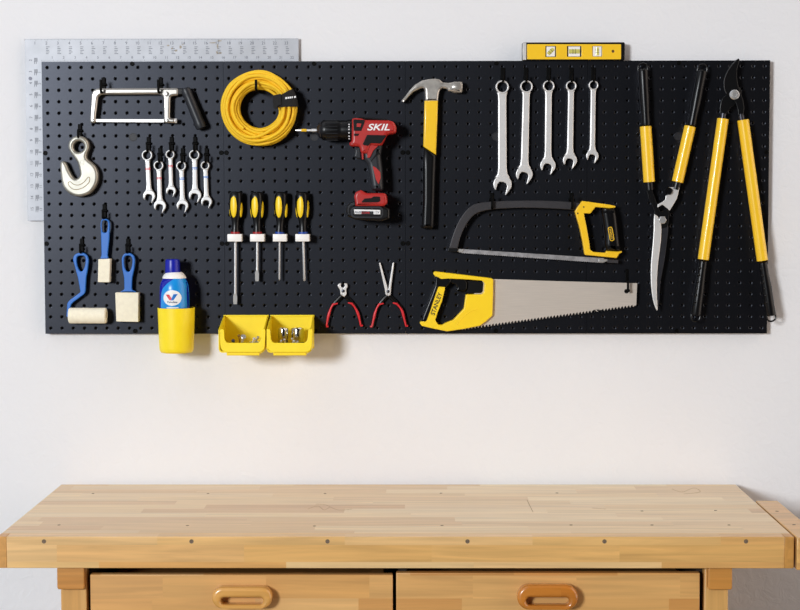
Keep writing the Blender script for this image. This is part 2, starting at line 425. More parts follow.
# ------------------------------------------------------------------ torpedo level
def make_level():
    yf, yb = -.010, .008
    zb = ZT
    root = thing('spirit_level', (P(573, 60, 0).x, 0, ZT), 'yellow torpedo spirit level with three vials resting on top edge of the black pegboard', 'level')
    k = K(yf)
    l = P(522.2, 52, yf).x; r = P(624.8, 52, yf).x; top = P(573, 42.3, yf).z
    def rect(a, b, c, d, y0, y1, bev): return G().curve2d([rrect(a, b, c, d, .003, 4)], (y1-y0)/2, bev, lambda p, q, s: (p, (y0+y1)/2-s, q))
    fr = mesh('level_frame', rect(l, zb, r, top, yf, yb, .001), 'blackplastic', root)
    fl = P(526.8, 52, yf).x; frr = P(621.2, 52, yf).x
    win = [[(545.4, 46), (556, 46), (556, 57), (545.4, 57)], [(567, 46), (581.4, 46), (581.4, 56.8), (567, 56.8)], [(592.4, 46), (602, 46), (602, 56.6), (592.4, 56.6)]]
    face = [(527, 44.2), (621, 44.2), (621, 59.4), (527, 59.4)]
    g = G().plate(rnd(face, 1), yf-.0025, yf, holes=[circ(613, 51.3, 1.5, 12)]+[rnd(w, .8) for w in win], bev=.0006)
    mesh('yellow_face', g, 'tool_yellow', root)
    mesh('end_cap', G().span(P(522.6, 50, yf).x, P(526.2, 50, yf).x, yf-.0022, yf, zb+.001, top-.001), 'steel', root, bevel=.0006, label='steel end cap')
    for w, d in zip(win, ('d', 'h', 'v')):
        c = P((w[0][0]+w[1][0])/2, (w[0][1]+w[2][1])/2, yf-.0003)
        mesh('vial_window', G().span(c.x-.013, c.x+.013, yf-.0006, yf-.0001, c.z-.011, c.z+.011) if d == 'h' else G().span(c.x-.0095, c.x+.0095, yf-.0006, yf-.0001, c.z-.011, c.z+.011), 'white', root)
        ax = {'d': Vector((.7, 0, .7)), 'h': Vector((1, 0, 0)), 'v': Vector((0, 0, 1))}[d]; ln = .012 if d == 'h' else .0085
        v = mesh('vial', G().tube([c-ax*ln, c+ax*ln], .0042 if d != 'h' else .005, 12, ref=(0, 1, 0), flat=.5), 'vial', root)
        q = G()
        for sgn in (-1, 1): q.tube([c+ax*(.003*sgn-.0004), c+ax*(.003*sgn+.0004)], .0056 if d == 'h' else .0048, 12, ref=(0, 1, 0), flat=.5)
        mesh('vial_line', q, 'blackprint', root, parent=v)
    mesh('hang_hole', G().lathe(P(613, 51.3, yf-.0002), (0, -1, 0), [(.0036, 0), (.0036, .0003), (0, .0003)], 14), 'brown', root)
make_level()

# ------------------------------------------------------------------ hooks
HK = {}
def make_hook(kind, loc, label):
    """local origin = top of the back plate on the board face"""
    root = thing('pegboard_hook', loc, label, 'hook', 'black pegboard hooks')
    k = K(0); o = Vector(loc)
    ln, reach, tip, w = {'wrench': (14.6, .017, 3.0, 4.2), 'small': (14.5, .020, 4.0, 3.8), 'deep': (16, .030, 9.5, 3.9), 'rope': (12, .058, 7.5, 2.6), 'saw': (10, .030, 18, 2.6)}[kind]
    ln *= k; tip *= k; w *= k
    g = G().span(o.x-w/2, o.x+w/2, -.0045, 0, o.z-ln, o.z)
    mesh('back_plate', g, 'hook', root, bevel=.0012)
    if kind in ('small', 'deep'):
        n = G().tube([o+Vector((-.0062, -.0035, -ln*.45)), o+Vector((.0062, -.0035, -ln*.45))], .0032, 12, ref=(0, 0, 1))
        mesh('clip_nub', n, 'hook', root, bevel=.0008)
    zb = o.z-ln+.0025; r = .0030 if kind in ('deep', 'rope') else .0024
    path = [(o.x, -.003, zb)]
    path += [(o.x, -reach*t, zb-.001) for t in (.35, .7)]
    for a in range(0, 91, 18):
        t = math.radians(a); path.append((o.x, -reach-.006*math.sin(t), zb-.001+.006*(1-math.cos(t))))
    path.append((o.x, -reach-.006, zb+.005+tip))
    mesh('arm', G().tube(path, r, 10), 'hook', root)
    return root
def hook(kind, px, top, label):
    p = P(px, top, 0); p.y = 0
    if kind not in HK: HK[kind] = make_hook(kind, p, label); return HK[kind]
    return dup(HK[kind], p, label)

# ------------------------------------------------------------------ wrenches
def jaw(c, R, ang):
    """open spanner head; ang = slot direction, radians in pixel space (x right, y down)"""
    d = (math.cos(ang), math.sin(ang)); e = (-d[1], d[0])
    loc = []
    for i in range(0, 15):
        t = math.radians(58+ (302-58)*i/14); loc.append((math.cos(t)*(1.0), math.sin(t)))
    loc += [(.86, -.74), (1.08, -.60), (1.04, -.54), (.12, -.54), (-.18, -.38), (-.26, 0), (-.18, .38), (.12, .54), (.74, .54), (.80, .62)]
    return [(c[0]+R*(u*d[0]+v*e[0]), c[1]+R*(u*d[1]+v*e[1])) for u, v in loc]
def wrench(ring, R, r, head, HR, w0, w1, yc, label, group, metal='steel', band=None):
    root = thing('combination_wrench', P(head[0], head[1]+HR, yc), label, 'wrench', group)
    th = .0035
    g = G().plate(circ(ring[0], ring[1], R, 32), yc-.0052, -.0017, holes=[circ(ring[0], ring[1], r, 24)], bev=.0009)
    mesh('box_end', g, metal, root)
    dx = head[0]-ring[0]; dy = head[1]-ring[1]; L = math.hypot(dx, dy); ux, uy = dx/L, dy/L; nx, ny = -uy, ux
    def at(s, w): return (ring[0]+ux*s+nx*w, ring[1]+uy*s+ny*w)
    s0 = R*.78; s1 = L-HR*.72
    pts = []
    rows = [(s0, w0*.62), (s0+R*.5, w0/2), (s0+R*1.5, w0*.48), (s1-HR*1.1, w1*.48), (s1-HR*.4, w1*.56), (s1, w1*.85)]
    pts = [at(s, w) for s, w in rows]+[at(s, -w) for s, w in reversed(rows)]
    sh = mesh('shank', G().plate(pts, yc-th, yc+th, bev=.0026, res=4), metal, root)
    mesh('open_jaw', G().plate(jaw(head, HR, math.atan2(uy, ux)+math.radians(14)), yc-.0042, yc+.0042, bev=.0014, res=3), metal, root)
    if band:
        for q in (.2, 1.5):
            b0 = s0+R*1.55+q
            bp = [at(b0, -w0*.49), at(b0, w0*.49), at(b0+.7, w0*.49), at(b0+.7, -w0*.49)]
            mesh('color_band', G().plate(bp, yc-th-.0003, yc-th+.001, bev=.0001), band, root, parent=sh)
    return root
GW = 'large wrenches hanging in a row'
big = [((502.1, 87.1), 6.6, 5.2, (502.4, 184.3), 9.2, 8.6, 9.0, 502.6, 'largest of the five steel combination wrenches, at left beside the hammer'),
       ((526.3, 86.7), 6.2, 4.9, (524.2, 174.3), 8.4, 7.4, 8.0, 525.6, 'second longest of the five steel wrenches in the row under the yellow level'),
       ((548.5, 86.2), 5.7, 4.45, (547.8, 165.6), 7.7, 6.9, 7.0, 548.3, 'middle one of the five steel combination wrenches in the row'),
       ((571.0, 86.1), 5.2, 4.0, (569.8, 160.4), 7.1, 6.2, 6.5, 571.0, 'second shortest of the five steel combination wrenches in the row'),
       ((593.2, 85.4), 4.7, 3.7, (592.2, 156.0), 6.2, 5.4, 5.6, 593.0, 'shortest of the five steel combination wrenches, at right near the shears')]
hl = ['black hook holding the largest steel wrench beside the hammer', 'black hook holding the second longest wrench of the five in the row', 'black hook holding the middle wrench of the five in the row',
      'black hook holding the second shortest wrench of the five in the row', 'black hook holding the shortest wrench of the five, nearest the hedge shears']
for (ring, R, r, head, HR, w0, w1, hx, lab), h_ in zip(big, hl):
    wrench(ring, R, r, head, HR, w0, w1, -.0112, lab, GW)
    hook('wrench', hx, ring[1]-r-14.2, h_)
GS = 'small wrenches hanging in two heights'
small = [((147.3, 155.3), 5.3, 3.9, (149.2, 195.9), 6.2, 5.0, 5.2, 'logored', 'leftmost small steel wrench, red bands, upper row beside the lifting hook'),
         ((158.8, 165.6), 4.9, 3.5, (160.0, 205.9), 6.2, 4.9, 5.1, 'logored', 'small steel wrench with red band, lower row, second from the left of the six'),
         ((170.3, 154.5), 4.5, 3.2, (171.1, 191.0), 5.1, 4.6, 4.6, 'logored', 'short small wrench with red band, upper row, third from the left of the six'),
         ((181.3, 166.0), 4.9, 3.5, (182.6, 205.6), 6.0, 4.9, 5.1, 'logoblue', 'small steel wrench with blue band, lower row, fourth from the left of the six'),
         ((194.5, 155.0), 5.2, 3.8, (195.1, 195.3), 6.4, 5.2, 5.4, 'logoblue', 'small steel wrench with blue bands, upper row, fifth from the left of the six'),
         ((205.3, 165.6), 4.4, 3.1, (206.6, 201.8), 5.6, 4.8, 4.8, 'logoblue', 'rightmost small steel wrench, blue band, nearest the yellow rope coil')]
shl = ['hook of the leftmost small wrench with red bands', 'hook of the lower small wrench second from the left', 'hook of the shortest small red-banded wrench, third from the left',
       'hook of the lower blue-banded small wrench, fourth from the left', 'hook of the upper blue-banded small wrench, fifth from the left', 'hook of the rightmost small wrench nearest the rope coil']
shx = [148.6, 160.2, 171.6, 182.9, 195.2, 206.6]
for (ring, R, r, head, HR, w0, w1, bnd, lab), hx, h_ in zip(small, shx, shl):
    wrench(ring, R, r, head, HR, w0, w1, -.0100, lab, GS, 'chrome', bnd)
    hook('small', hx, ring[1]-r-14.4, 'black '+h_)

# ------------------------------------------------------------------ small hacksaw
def make_minisaw():
    y0, y1 = -.022, -.010
    C = lambda p: crop(80, 70, 5.714, p)
    root = thing('mini_hacksaw', P(130, 123, -.016), 'small silver-framed hacksaw with slanted black handle hanging above the lifting hook', 'saw')
    out = C([(100, 105), (565, 103), (566, 146), (520, 150), (516, 275), (545, 276), (547, 305), (480, 303), (477, 152), (455, 140), (122, 142), (106, 155), (92, 272), (92, 304), (58, 304), (58, 275), (66, 140), (75, 118)])
    fr = mesh('frame', G().plate(rnd(out, 2, 3), y0, y1, bev=.0048, res=5), 'silverpaint', root, ang=60)
    bl = C([(84, 281), (480, 281), (480, 300), (84, 297)])
    mesh('blade', G().plate(bl, -.0175, -.0150, bev=.0003), 'steel', root)
    for X, Y, r in ((495, 137, .0055), (75, 290, .004), (498, 290, .004)):
        p = C([(X, Y)])[0]
        mesh('rivet', G().lathe(P(p[0], p[1], y0+.0002), (0, -1, 0), [(r, 0), (r, .0008), (r*.6, .0014), (0, .0014)], 16), 'silverpaint', root, parent=fr)
    p = C([(543, 290)])[0]; o = P(p[0], p[1], -.016)
    mesh('wing_nut', G().tube([o+Vector((-.002, 0, 0)), o+Vector((.0045, 0, 0))], .0058, 6, ref=(0, 1, 0)), 'steel', root, bevel=.0006)
    a = C([(606, 118)])[0]; b = C([(692, 325)])[0]; A = P(*a, -.018); B = P(*b, -.018); d = (B-A).normalized()
    L = (B-A).length
    hp = [(.0065, -.006), (.0105, -.003), (.0116, .003)]+[(.0113+.0012*(t/6)-(.0006 if t % 2 else 0), L*(.1+.8*t/6)) for t in range(7)]+[(.0126, L*.97), (.0115, L*1.03), (.007, L*1.05), (0, L*1.05)]
    mesh('handle', G().lathe(A, d, hp, 20), 'grey', root)
    mesh('handle_neck', G().span(P(177, 91, -.016).x, P(186, 91, -.016).x, -.021, -.011, P(180, 95.2, 0).z, P(180, 88.8, 0).z), 'blackplastic', root, bevel=.002)
make_minisaw()
hook('deep', 103.6, 77.5, 'black hook under the left end of the small silver hacksaw')
hook('deep', 160.6, 77.5, 'black hook under the right end of the small silver hacksaw')

# ------------------------------------------------------------------ lifting hook
def make_lifthook():
    C = lambda p: crop(50, 120, 4.706, p)
    root = thing('lifting_hook', P(79, 196, -.014), 'large cast metal lifting hook with round eye hanging below the small hacksaw', 'hook')
    out = C([(137, 74), (165, 82), (184, 105), (187, 132), (178, 158), (178, 182), (212, 212), (229, 250), (224, 300), (192, 345), (140, 361), (95, 347), (66, 315), (55, 270), (51, 215), (56, 197), (68, 194), (80, 205), (95, 240), (112, 268), (128, 276), (143, 262), (143, 242), (132, 200), (104, 160), (90, 132), (92, 105), (110, 82)])
    hole = circ(*C([(139, 126)])[0], 5.4, 20)
    g = G().plate(cr(out, 3), -.024, -.0016, holes=[hole], bev=.0062, res=5)
    b = mesh('hook_body', g, 'zinc', root, ang=50)
    # raised cartouche
    car = C([(85, 300), (95, 290), (110, 302), (135, 306), (160, 292), (178, 270), (186, 272), (185, 290), (165, 312), (135, 326), (105, 324)])
    cx_ = sum(q[0] for q in car)/len(car); cy_ = sum(q[1] for q in car)/len(car)
    mesh('cartouche', G().tube([P(q[0], q[1], -.0241) for q in cr(car, 3)], .0007, 6, ref=(0, 1, 0), closed=True), 'tanrivet', root, parent=b, label='raised outline of the cast nameplate')
    mesh('size_mark', G().plate(rrect(79.8, 158.8, 84, 165, .8), -.0246, -.0235, holes=[rrect(80.7, 160.4, 83.1, 163.6, .4)], bev=.0003), 'zinc', root, parent=b)
make_lifthook()
hook('small', 80.0, 124.2, 'black hook through the eye of the metal lifting hook')

# ------------------------------------------------------------------ brushes
def make_brushes():
    C = lambda p: crop(60, 200, 4.69, p)
    GB = 'blue handled paint pads'
    # roller
    root = thing('paint_roller', P(88, 323, -.02), 'mini paint roller with blue bent handle and cream foam sleeve', 'paint roller', GB)
    out = C([(62, 278), (68, 258), (84, 248), (114, 248), (130, 260), (136, 280), (132, 320), (124, 365), (121, 428), (116, 440), (62, 480), (52, 492), (44, 548), (34, 550), (32, 540), (36, 482), (46, 470), (98, 432), (86, 365), (72, 315)])
    hole = C([(79, 278), (86, 262), (114, 262), (122, 278), (119, 308), (108, 332), (94, 332), (82, 308)])
    mesh('handle', G().plate(rnd(out, 1.4, 2), -.018, -.008, holes=[cr(hole, 2)], bev=.0018, res=3), 'blue', root)
    a = P(69.2, 315.6, -.0195); b = P(106.4, 315.6, -.0195); L = (b-a).length; r = 7.9*K(-.022)
    mesh('roller_sleeve', G().lathe(a, b-a, [(r*.55, 0), (r*.9, 0), (r, .002), (r, L-.002), (r*.9, L), (r*.5, L), (r*.5, L-.004), (0, L-.004)], 28), 'foam', root)
    mesh('axle', G().tube([P(67.6, 315.6, -.015), P(69.6, 315.6, -.022)], .003, 10), 'blue', root)
    # small pad
    root = thing('foam_brush', P(105, 282, -.02), 'narrow foam brush with blue handle, highest and smallest of the three blue tools', 'paint brush', GB)
    out = C([(191, 108), (196, 92), (206, 88), (218, 88), (230, 94), (235, 110), (232, 180), (224, 262), (230, 275), (188, 275), (196, 262), (194, 180)])
    hole = C([(197, 108), (203, 96), (219, 96), (226, 108), (224, 140), (218, 152), (203, 152), (198, 138)])
    mesh('handle', G().plate(rnd(out, 1.4, 2), -.018, -.009, holes=[cr(hole, 2)], bev=.0018, res=3), 'blue', root)
    mesh('foam_head', G().plate(rnd(crop(60, 200, 4.69, [(184, 277), (239, 275), (236, 385), (182, 384)]), .5), -.026, -.002, bev=.001), 'foam', root)
    # wide pad
    root = thing('foam_brush', P(128, 321, -.02), 'wide foam brush with blue handle and square cream pad beside the yellow cup', 'paint brush', GB)
    out = C([(290, 275), (296, 258), (310, 248), (330, 248), (346, 258), (353, 275), (350, 320), (340, 365), (338, 420), (362, 432), (280, 432), (303, 420), (302, 365), (293, 320)])
    hole = C([(301, 280), (308, 262), (331, 262), (341, 280), (338, 312), (328, 334), (313, 334), (303, 312)])
    mesh('handle', G().plate(rnd(out, 1.4, 2), -.018, -.009, holes=[cr(hole, 2)], bev=.0018, res=3), 'blue', root)
    mesh('foam_head', G().plate(rnd(crop(60, 200, 4.69, [(263, 433), (372, 433), (371, 570), (268, 568)]), .6), -.026, -.002, bev=.001), 'foam', root)
make_brushes()
hook('small', 82.0, 238.5, 'black hook holding the blue handle of the mini paint roller')
hook('small', 104.6, 204.2, 'black hook holding the narrow blue foam brush, highest of three')
hook('small', 128.2, 238.5, 'black hook holding the wide blue foam brush')

# ------------------------------------------------------------------ rope coil
def make_rope():
    yc = -.030; k = K(yc)
    c0 = P(258.9, 108.4, yc)
    root = thing('rope_coil', c0-Vector((0, 0, .085)), 'round coil of bright yellow rope with black strap, left of the red drill', 'rope')
    rr = .0036
    slots = []
    a_in, a_out = 19.0*k+rr, 37.6*k-rr
    rows = 8
    for layer in range(rows):
        yy = -.0045 - (rows-1-layer)*.0066
        f = abs(layer-(rows-1)/2)/((rows-1)/2)
        inset = .011*max(0, f-.35)/.65
        lo, hi = a_in+inset*.9, a_out-inset
        n = max(2, int((hi-lo)/(rr*1.9))+1)
        for i in range(n):
            q = i if layer % 2 == 0 else n-1-i
            slots.append((lo+(hi-lo)*q/(n-1), yy))
    path = []; nseg = 60
    for i, (r0, y0) in enumerate(slots):
        r1, y1 = slots[min(i+1, len(slots)-1)]
        ph = random.uniform(0, 6.28); amp = random.uniform(.0003, .0022); el = random.uniform(-.01, .01); ph2 = random.uniform(0, 6.28)
        for s in range(nseg):
            t = s/nseg; e = max(0, (t-.8)/.2); e = e*e*(3-2*e); th = -2*PI*t-2.2
            w = math.sin(PI*t)
            r = r0*(1-e)+r1*e + amp*math.sin(2*th+ph)*w + amp*.7*math.sin(5*th+ph2)*w
            y = y0*(1-e)+y1*e + amp*.8*math.sin(3*th+ph)*w
            y = min(y, -rr-.0004)
            path.append(Vector((c0.x+r*math.cos(th)*1.01+.0015*(1-(r-a_in)/(a_out-a_in)), y, c0.z+r*math.sin(th))))
    g = G().tube(path, rr, 8, ref=(0, 1, 0))
    rp = mesh('rope', g, 'rope', root, ang=80)
    # strap sleeve
    sec_r, sec_y = (a_out-a_in)/2+rr+.0012, .0268
    rc = (a_in+a_out)/2
    def sleeve(extra):
        rings = []
        for j in range(7):
            th = math.radians(15.5)+(j-3)/3*math.radians(13.5)
            rad = Vector((math.cos(th), 0, math.sin(th)))
            ring = []
            for q in range(36):
                t = 2*PI*q/36; ct, stt = math.cos(t), math.sin(t)
                su = lambda v: math.copysign(abs(v)**.62, v)
                y_ = -.0286+(sec_y+extra)*su(stt)
                ring.append(Vector((c0.x, min(y_, -.0004), c0.z))+rad*(rc+.0006+(sec_r+extra)*su(ct)))
            rings.append(ring)
        return rings
    A = sleeve(.0016); B = sleeve(0.0)
    vs = [v for r_ in A for v in r_]+[v for r_ in B for v in r_]; fs = []
    nb = 7*36
    for j in range(6):
        for q in range(36):
            q2 = (q+1) % 36
            fs.append((j*36+q, j*36+q2, (j+1)*36+q2, (j+1)*36+q)); fs.append((nb+j*36+q2, nb+j*36+q, nb+(j+1)*36+q, nb+(j+1)*36+q2))
    for q in range(36):
        q2 = (q+1) % 36
        fs.append((q2, q, nb+q, nb+q2)); fs.append((6*36+q, 6*36+q2, nb+6*36+q2, nb+6*36+q))
    sg = G().add(vs, fs); strap = mesh('strap', sg, 'velcro', root)
    fl = G()
    yf = -.0578
    fl.plate(rnd([(272.6, 95.5), (281, 93.6), (281.5, 104.5), (277.6, 106), (276.2, 109.6), (273.4, 108.2)], .8), yf-.0016, yf, bev=.0005)
    mesh('strap_end', fl, 'velcro', root, parent=strap)
    tx = G()
    for x, w in ((285.3, 1.8), (287.6, 1.6), (289.6, 1.5), (291.6, 1.2), (294, 1.8)):
        yy = 98.2-(x-285)*.13
        tx.plate([(x, yy-.9), (x+w, yy-1.1), (x+w, yy+.7), (x, yy+.9)], yf-.0006, yf, bev=0)
    mesh('printed_mark', tx, 'print', root, parent=strap, smooth=False)
make_rope()
hook('rope', 258.6, 80.5, 'black hook with upturned tip carrying the yellow rope coil')

# ------------------------------------------------------------------ drill
def make_drill():
    C = lambda p: crop(290, 110, 5.083, p)
    D = lambda p: crop(345, 110, 11.09, p)
    B = lambda p: crop(335, 180, 11.43, p)
    yc = -.036; f = -.066; b = -.006
    root = thing('cordless_drill', P(370, 219, yc), 'red and black cordless drill with chuck pointing left and battery at its foot', 'drill')
    ax = (-1, 0, 0); k = K(yc)
    c = P(351, 130.2, yc)
    def lx(px, r): return (r*k, (351-px)*k)
    ch = mesh('chuck', G().lathe(c, ax, [lx(351, 9.6), lx(342, 9.8), lx(340, 9.4), lx(338, 10.2), lx(326, 10.2), lx(323, 9.8), lx(321.5, 8.6)], 28), 'blackplastic', root)
    rg = G()
    for i in range(18):
        t = 2*PI*i/18
        rg.box(c+Vector((-(351-332)*k, math.cos(t)*10.2*k, math.sin(t)*10.2*k)), (12*k, .0012, .0012), Matrix.Rotation(-t, 3, 'X'))
    mesh('grip_ribs', rg, 'grey', root, parent=ch)
    mesh('chuck_nose', G().lathe(c, ax, [lx(321.6, 8.2), lx(320.6, 8.4), lx(318.6, 6.6), lx(317, 4.2), lx(316.6, 2.2)], 24), 'darksteel', root)
    bt = mesh('drill_bit', G().lathe(c, ax, [lx(317, 1.6), lx(312, 1.6), lx(311.5, 1.1), lx(299, 1.1), lx(295.4, .5)], 6), 'steel', root)
    mesh('color_band', G().lathe(c, ax, [lx(306.8, 1.45), lx(301.6, 1.45)], 12), 'tool_yellow', root, parent=bt)
    cl = mesh('clutch_ring', G().lathe(c, ax, [lx(354, 10.6), lx(351, 10.6), lx(347.4, 10.4), lx(347, 9.4)], 28), 'blackplastic', root)
    nm = G()
    for py in (124.8, 127.2, 129.8, 133.2, 136.5, 138.8):
        dz = P(351, py, yc).z-c.z; yy = c.y-math.sqrt(max(1e-6, (10.6*k)**2-dz*dz))
        nm.box((P(349.4, py, yc).x, yy, c.z+dz), (.0025, .0012, .0028))
    mesh('clutch_numbers', nm, 'print', root, parent=cl)
    # housing
    hs = D([(82, 100), (130, 92), (200, 100), (225, 115), (480, 118), (540, 135), (572, 190), (565, 260), (470, 275), (410, 395), (330, 405), (290, 385), (250, 490), (180, 480), (165, 410), (60, 405), (50, 370), (78, 350)])
    h = mesh('housing', G().plate(rnd(hs, 1.6, 3), f, b, bev=.007, res=4), 'red', root, ang=50)
    bp = lambda pts, r=.5, e=.0012, m='blackplastic', n='housing_panel': mesh(n, G().plate(rnd(D(pts), r, 2), f-e, f+.006, bev=.0006), m, root, parent=h)
    bp([(92, 105), (220, 110), (215, 145), (180, 232), (98, 232)])
    bp([(132, 148), (182, 150), (172, 190), (128, 188)], .3, .0018, 'red', 'housing_emblem')
    bp([(100, 262), (160, 262), (145, 288), (100, 288)])
    bp([(245, 276), (452, 280), (456, 290), (398, 372), (330, 370), (286, 368), (256, 398), (215, 392), (196, 380)])
    mesh('top_cover', G().plate(rnd(D([(120, 88), (150, 80), (470, 104), (478, 122), (225, 118), (130, 104)]), .8), f+.004, b, bev=.003), 'blackplastic', root)
    t = G().text('SKIL', D([(372, 190)])[0], 6.6, f-.0002, width=22.4, shear=.3, bold=.018, thick=.0006)
    mesh('brand_lettering', t, 'print', root, parent=h, smooth=False)
    # grip
    gp = C([(366, 192), (398, 168), (470, 178), (462, 232), (470, 300), (474, 398), (470, 410), (416, 410), (404, 330), (395, 280), (372, 252)])
    gr = mesh('grip', G().plate(rnd(gp, 1.4, 3), -.058, -.012, bev=.011, res=5), 'grey', root, ang=60)
    rp = [(372.8, 166.0), (376, 167.6), (380.3, 172), (380.6, 178), (378.6, 184.5), (375.6, 179)]
    mesh('grip_inset', G().plate(rnd(rp, 1), -.0588, -.050, bev=.0008), 'red', root, parent=gr, label='red grip inset')
    rp = [(367.4, 158), (367.4, 151), (369.6, 145.6), (376, 143.6), (378, 146), (373.4, 150.6), (370, 157.6)]
    mesh('grip_trim', G().plate(rnd(rp, .6), -.0610, -.050, bev=.0008), 'red', root, parent=gr, label='red trim')
    rb = G()
    for i in range(5):
        p = C([(412+i*9, 262-i*12)])[0]; q = C([(452+i*2, 205+i*6)])[0]
        rb.tube([P(*p, -.0575), P(*q, -.0575)], .0011, 6)
    mesh('grip_ribs', rb, 'rubber', root, parent=gr)
    mesh('grip_trim', G().plate(rnd([(361.2, 147), (363.0, 147), (363.6, 159.5), (362.0, 159.5)], .3), -.0600, -.050, bev=.0004), 'red', root, parent=gr, label='red trim')
    tr = C([(328, 186), (363, 186), (366, 250), (345, 250), (326, 240), (331, 212)])
    mesh('trigger', G().plate(rnd(tr, 1.2), -.050, -.022, bev=.004, res=3), 'grey', root)
    # foot and battery
    ft = B([(222, 190), (240, 140), (300, 112), (345, 140), (370, 150), (570, 150), (592, 175), (600, 265), (560, 300), (235, 300), (235, 250)])
    fo = mesh('foot', G().plate(rnd(ft, 1.4, 3), -.069, -.004, bev=.006, res=4), 'red', root, ang=50)
    mesh('foot_panel', G().plate(rnd(B([(305, 250), (335, 212), (420, 205), (440, 188), (515, 190), (520, 240), (490, 256), (310, 258)]), .8), -.070, -.06, bev=.0006), 'blackplastic', root, parent=fo)
    bt = B([(135, 300), (180, 255), (232, 240), (240, 298), (560, 298), (628, 330), (628, 440), (540, 470), (250, 455), (150, 415), (132, 370)])
    ba = mesh('battery', G().plate(rnd(bt, 1.2, 3), -.066, -.004, bev=.006, res=4), 'blackplastic', root, ang=50)
    mesh('battery_panel', G().plate(rnd(B([(178, 340), (215, 302), (520, 300), (550, 330), (552, 410), (525, 438), (210, 435), (180, 405)]), 1.6), -.0675, -.058, bev=.0012), 'grey', root, parent=ba)
    mesh('battery_slot', G().plate(rnd(B([(202, 345), (230, 322), (515, 322), (532, 345), (532, 400), (510, 418), (220, 415), (202, 395)]), 1.2), -.0682, -.058, bev=.0005), 'blackplastic', root, parent=ba)
    mesh('battery_latch', G().plate(rnd(B([(148, 300), (190, 262), (226, 250), (228, 285), (180, 298), (160, 330), (158, 395), (148, 395)]), .5), -.067, -.058, bev=.0006), 'grey', root, parent=ba)
    lb = mesh('battery_label', G().plate(B([(218, 335), (518, 342), (518, 392), (222, 388)]), -.0686, -.060, bev=.0002), 'print', root, parent=ba, label='white label strip')
    mesh('label_patch', G().plate(B([(302, 355), (440, 358), (440, 393), (302, 390)]), -.0690, -.0600, bev=.0001), 'blackprint', root, parent=ba, label='dark printed patch')
    lt = G().text('PWR', B([(260, 372)])[0], 2.6, -.0687, width=6.5, shear=.2, thick=.0003, bold=.01).text('12V', B([(482, 368)])[0], 2.4, -.0687, width=4.6, thick=.0003)
    lt2 = G().text('CORE', B([(350, 374)])[0], 1.9, -.0691, width=8, thick=.0003)
    mesh('label_print', lt, 'ink', root, parent=ba, smooth=False); mesh('label_print', lt2, 'logored', root, parent=ba, smooth=False)
make_drill()

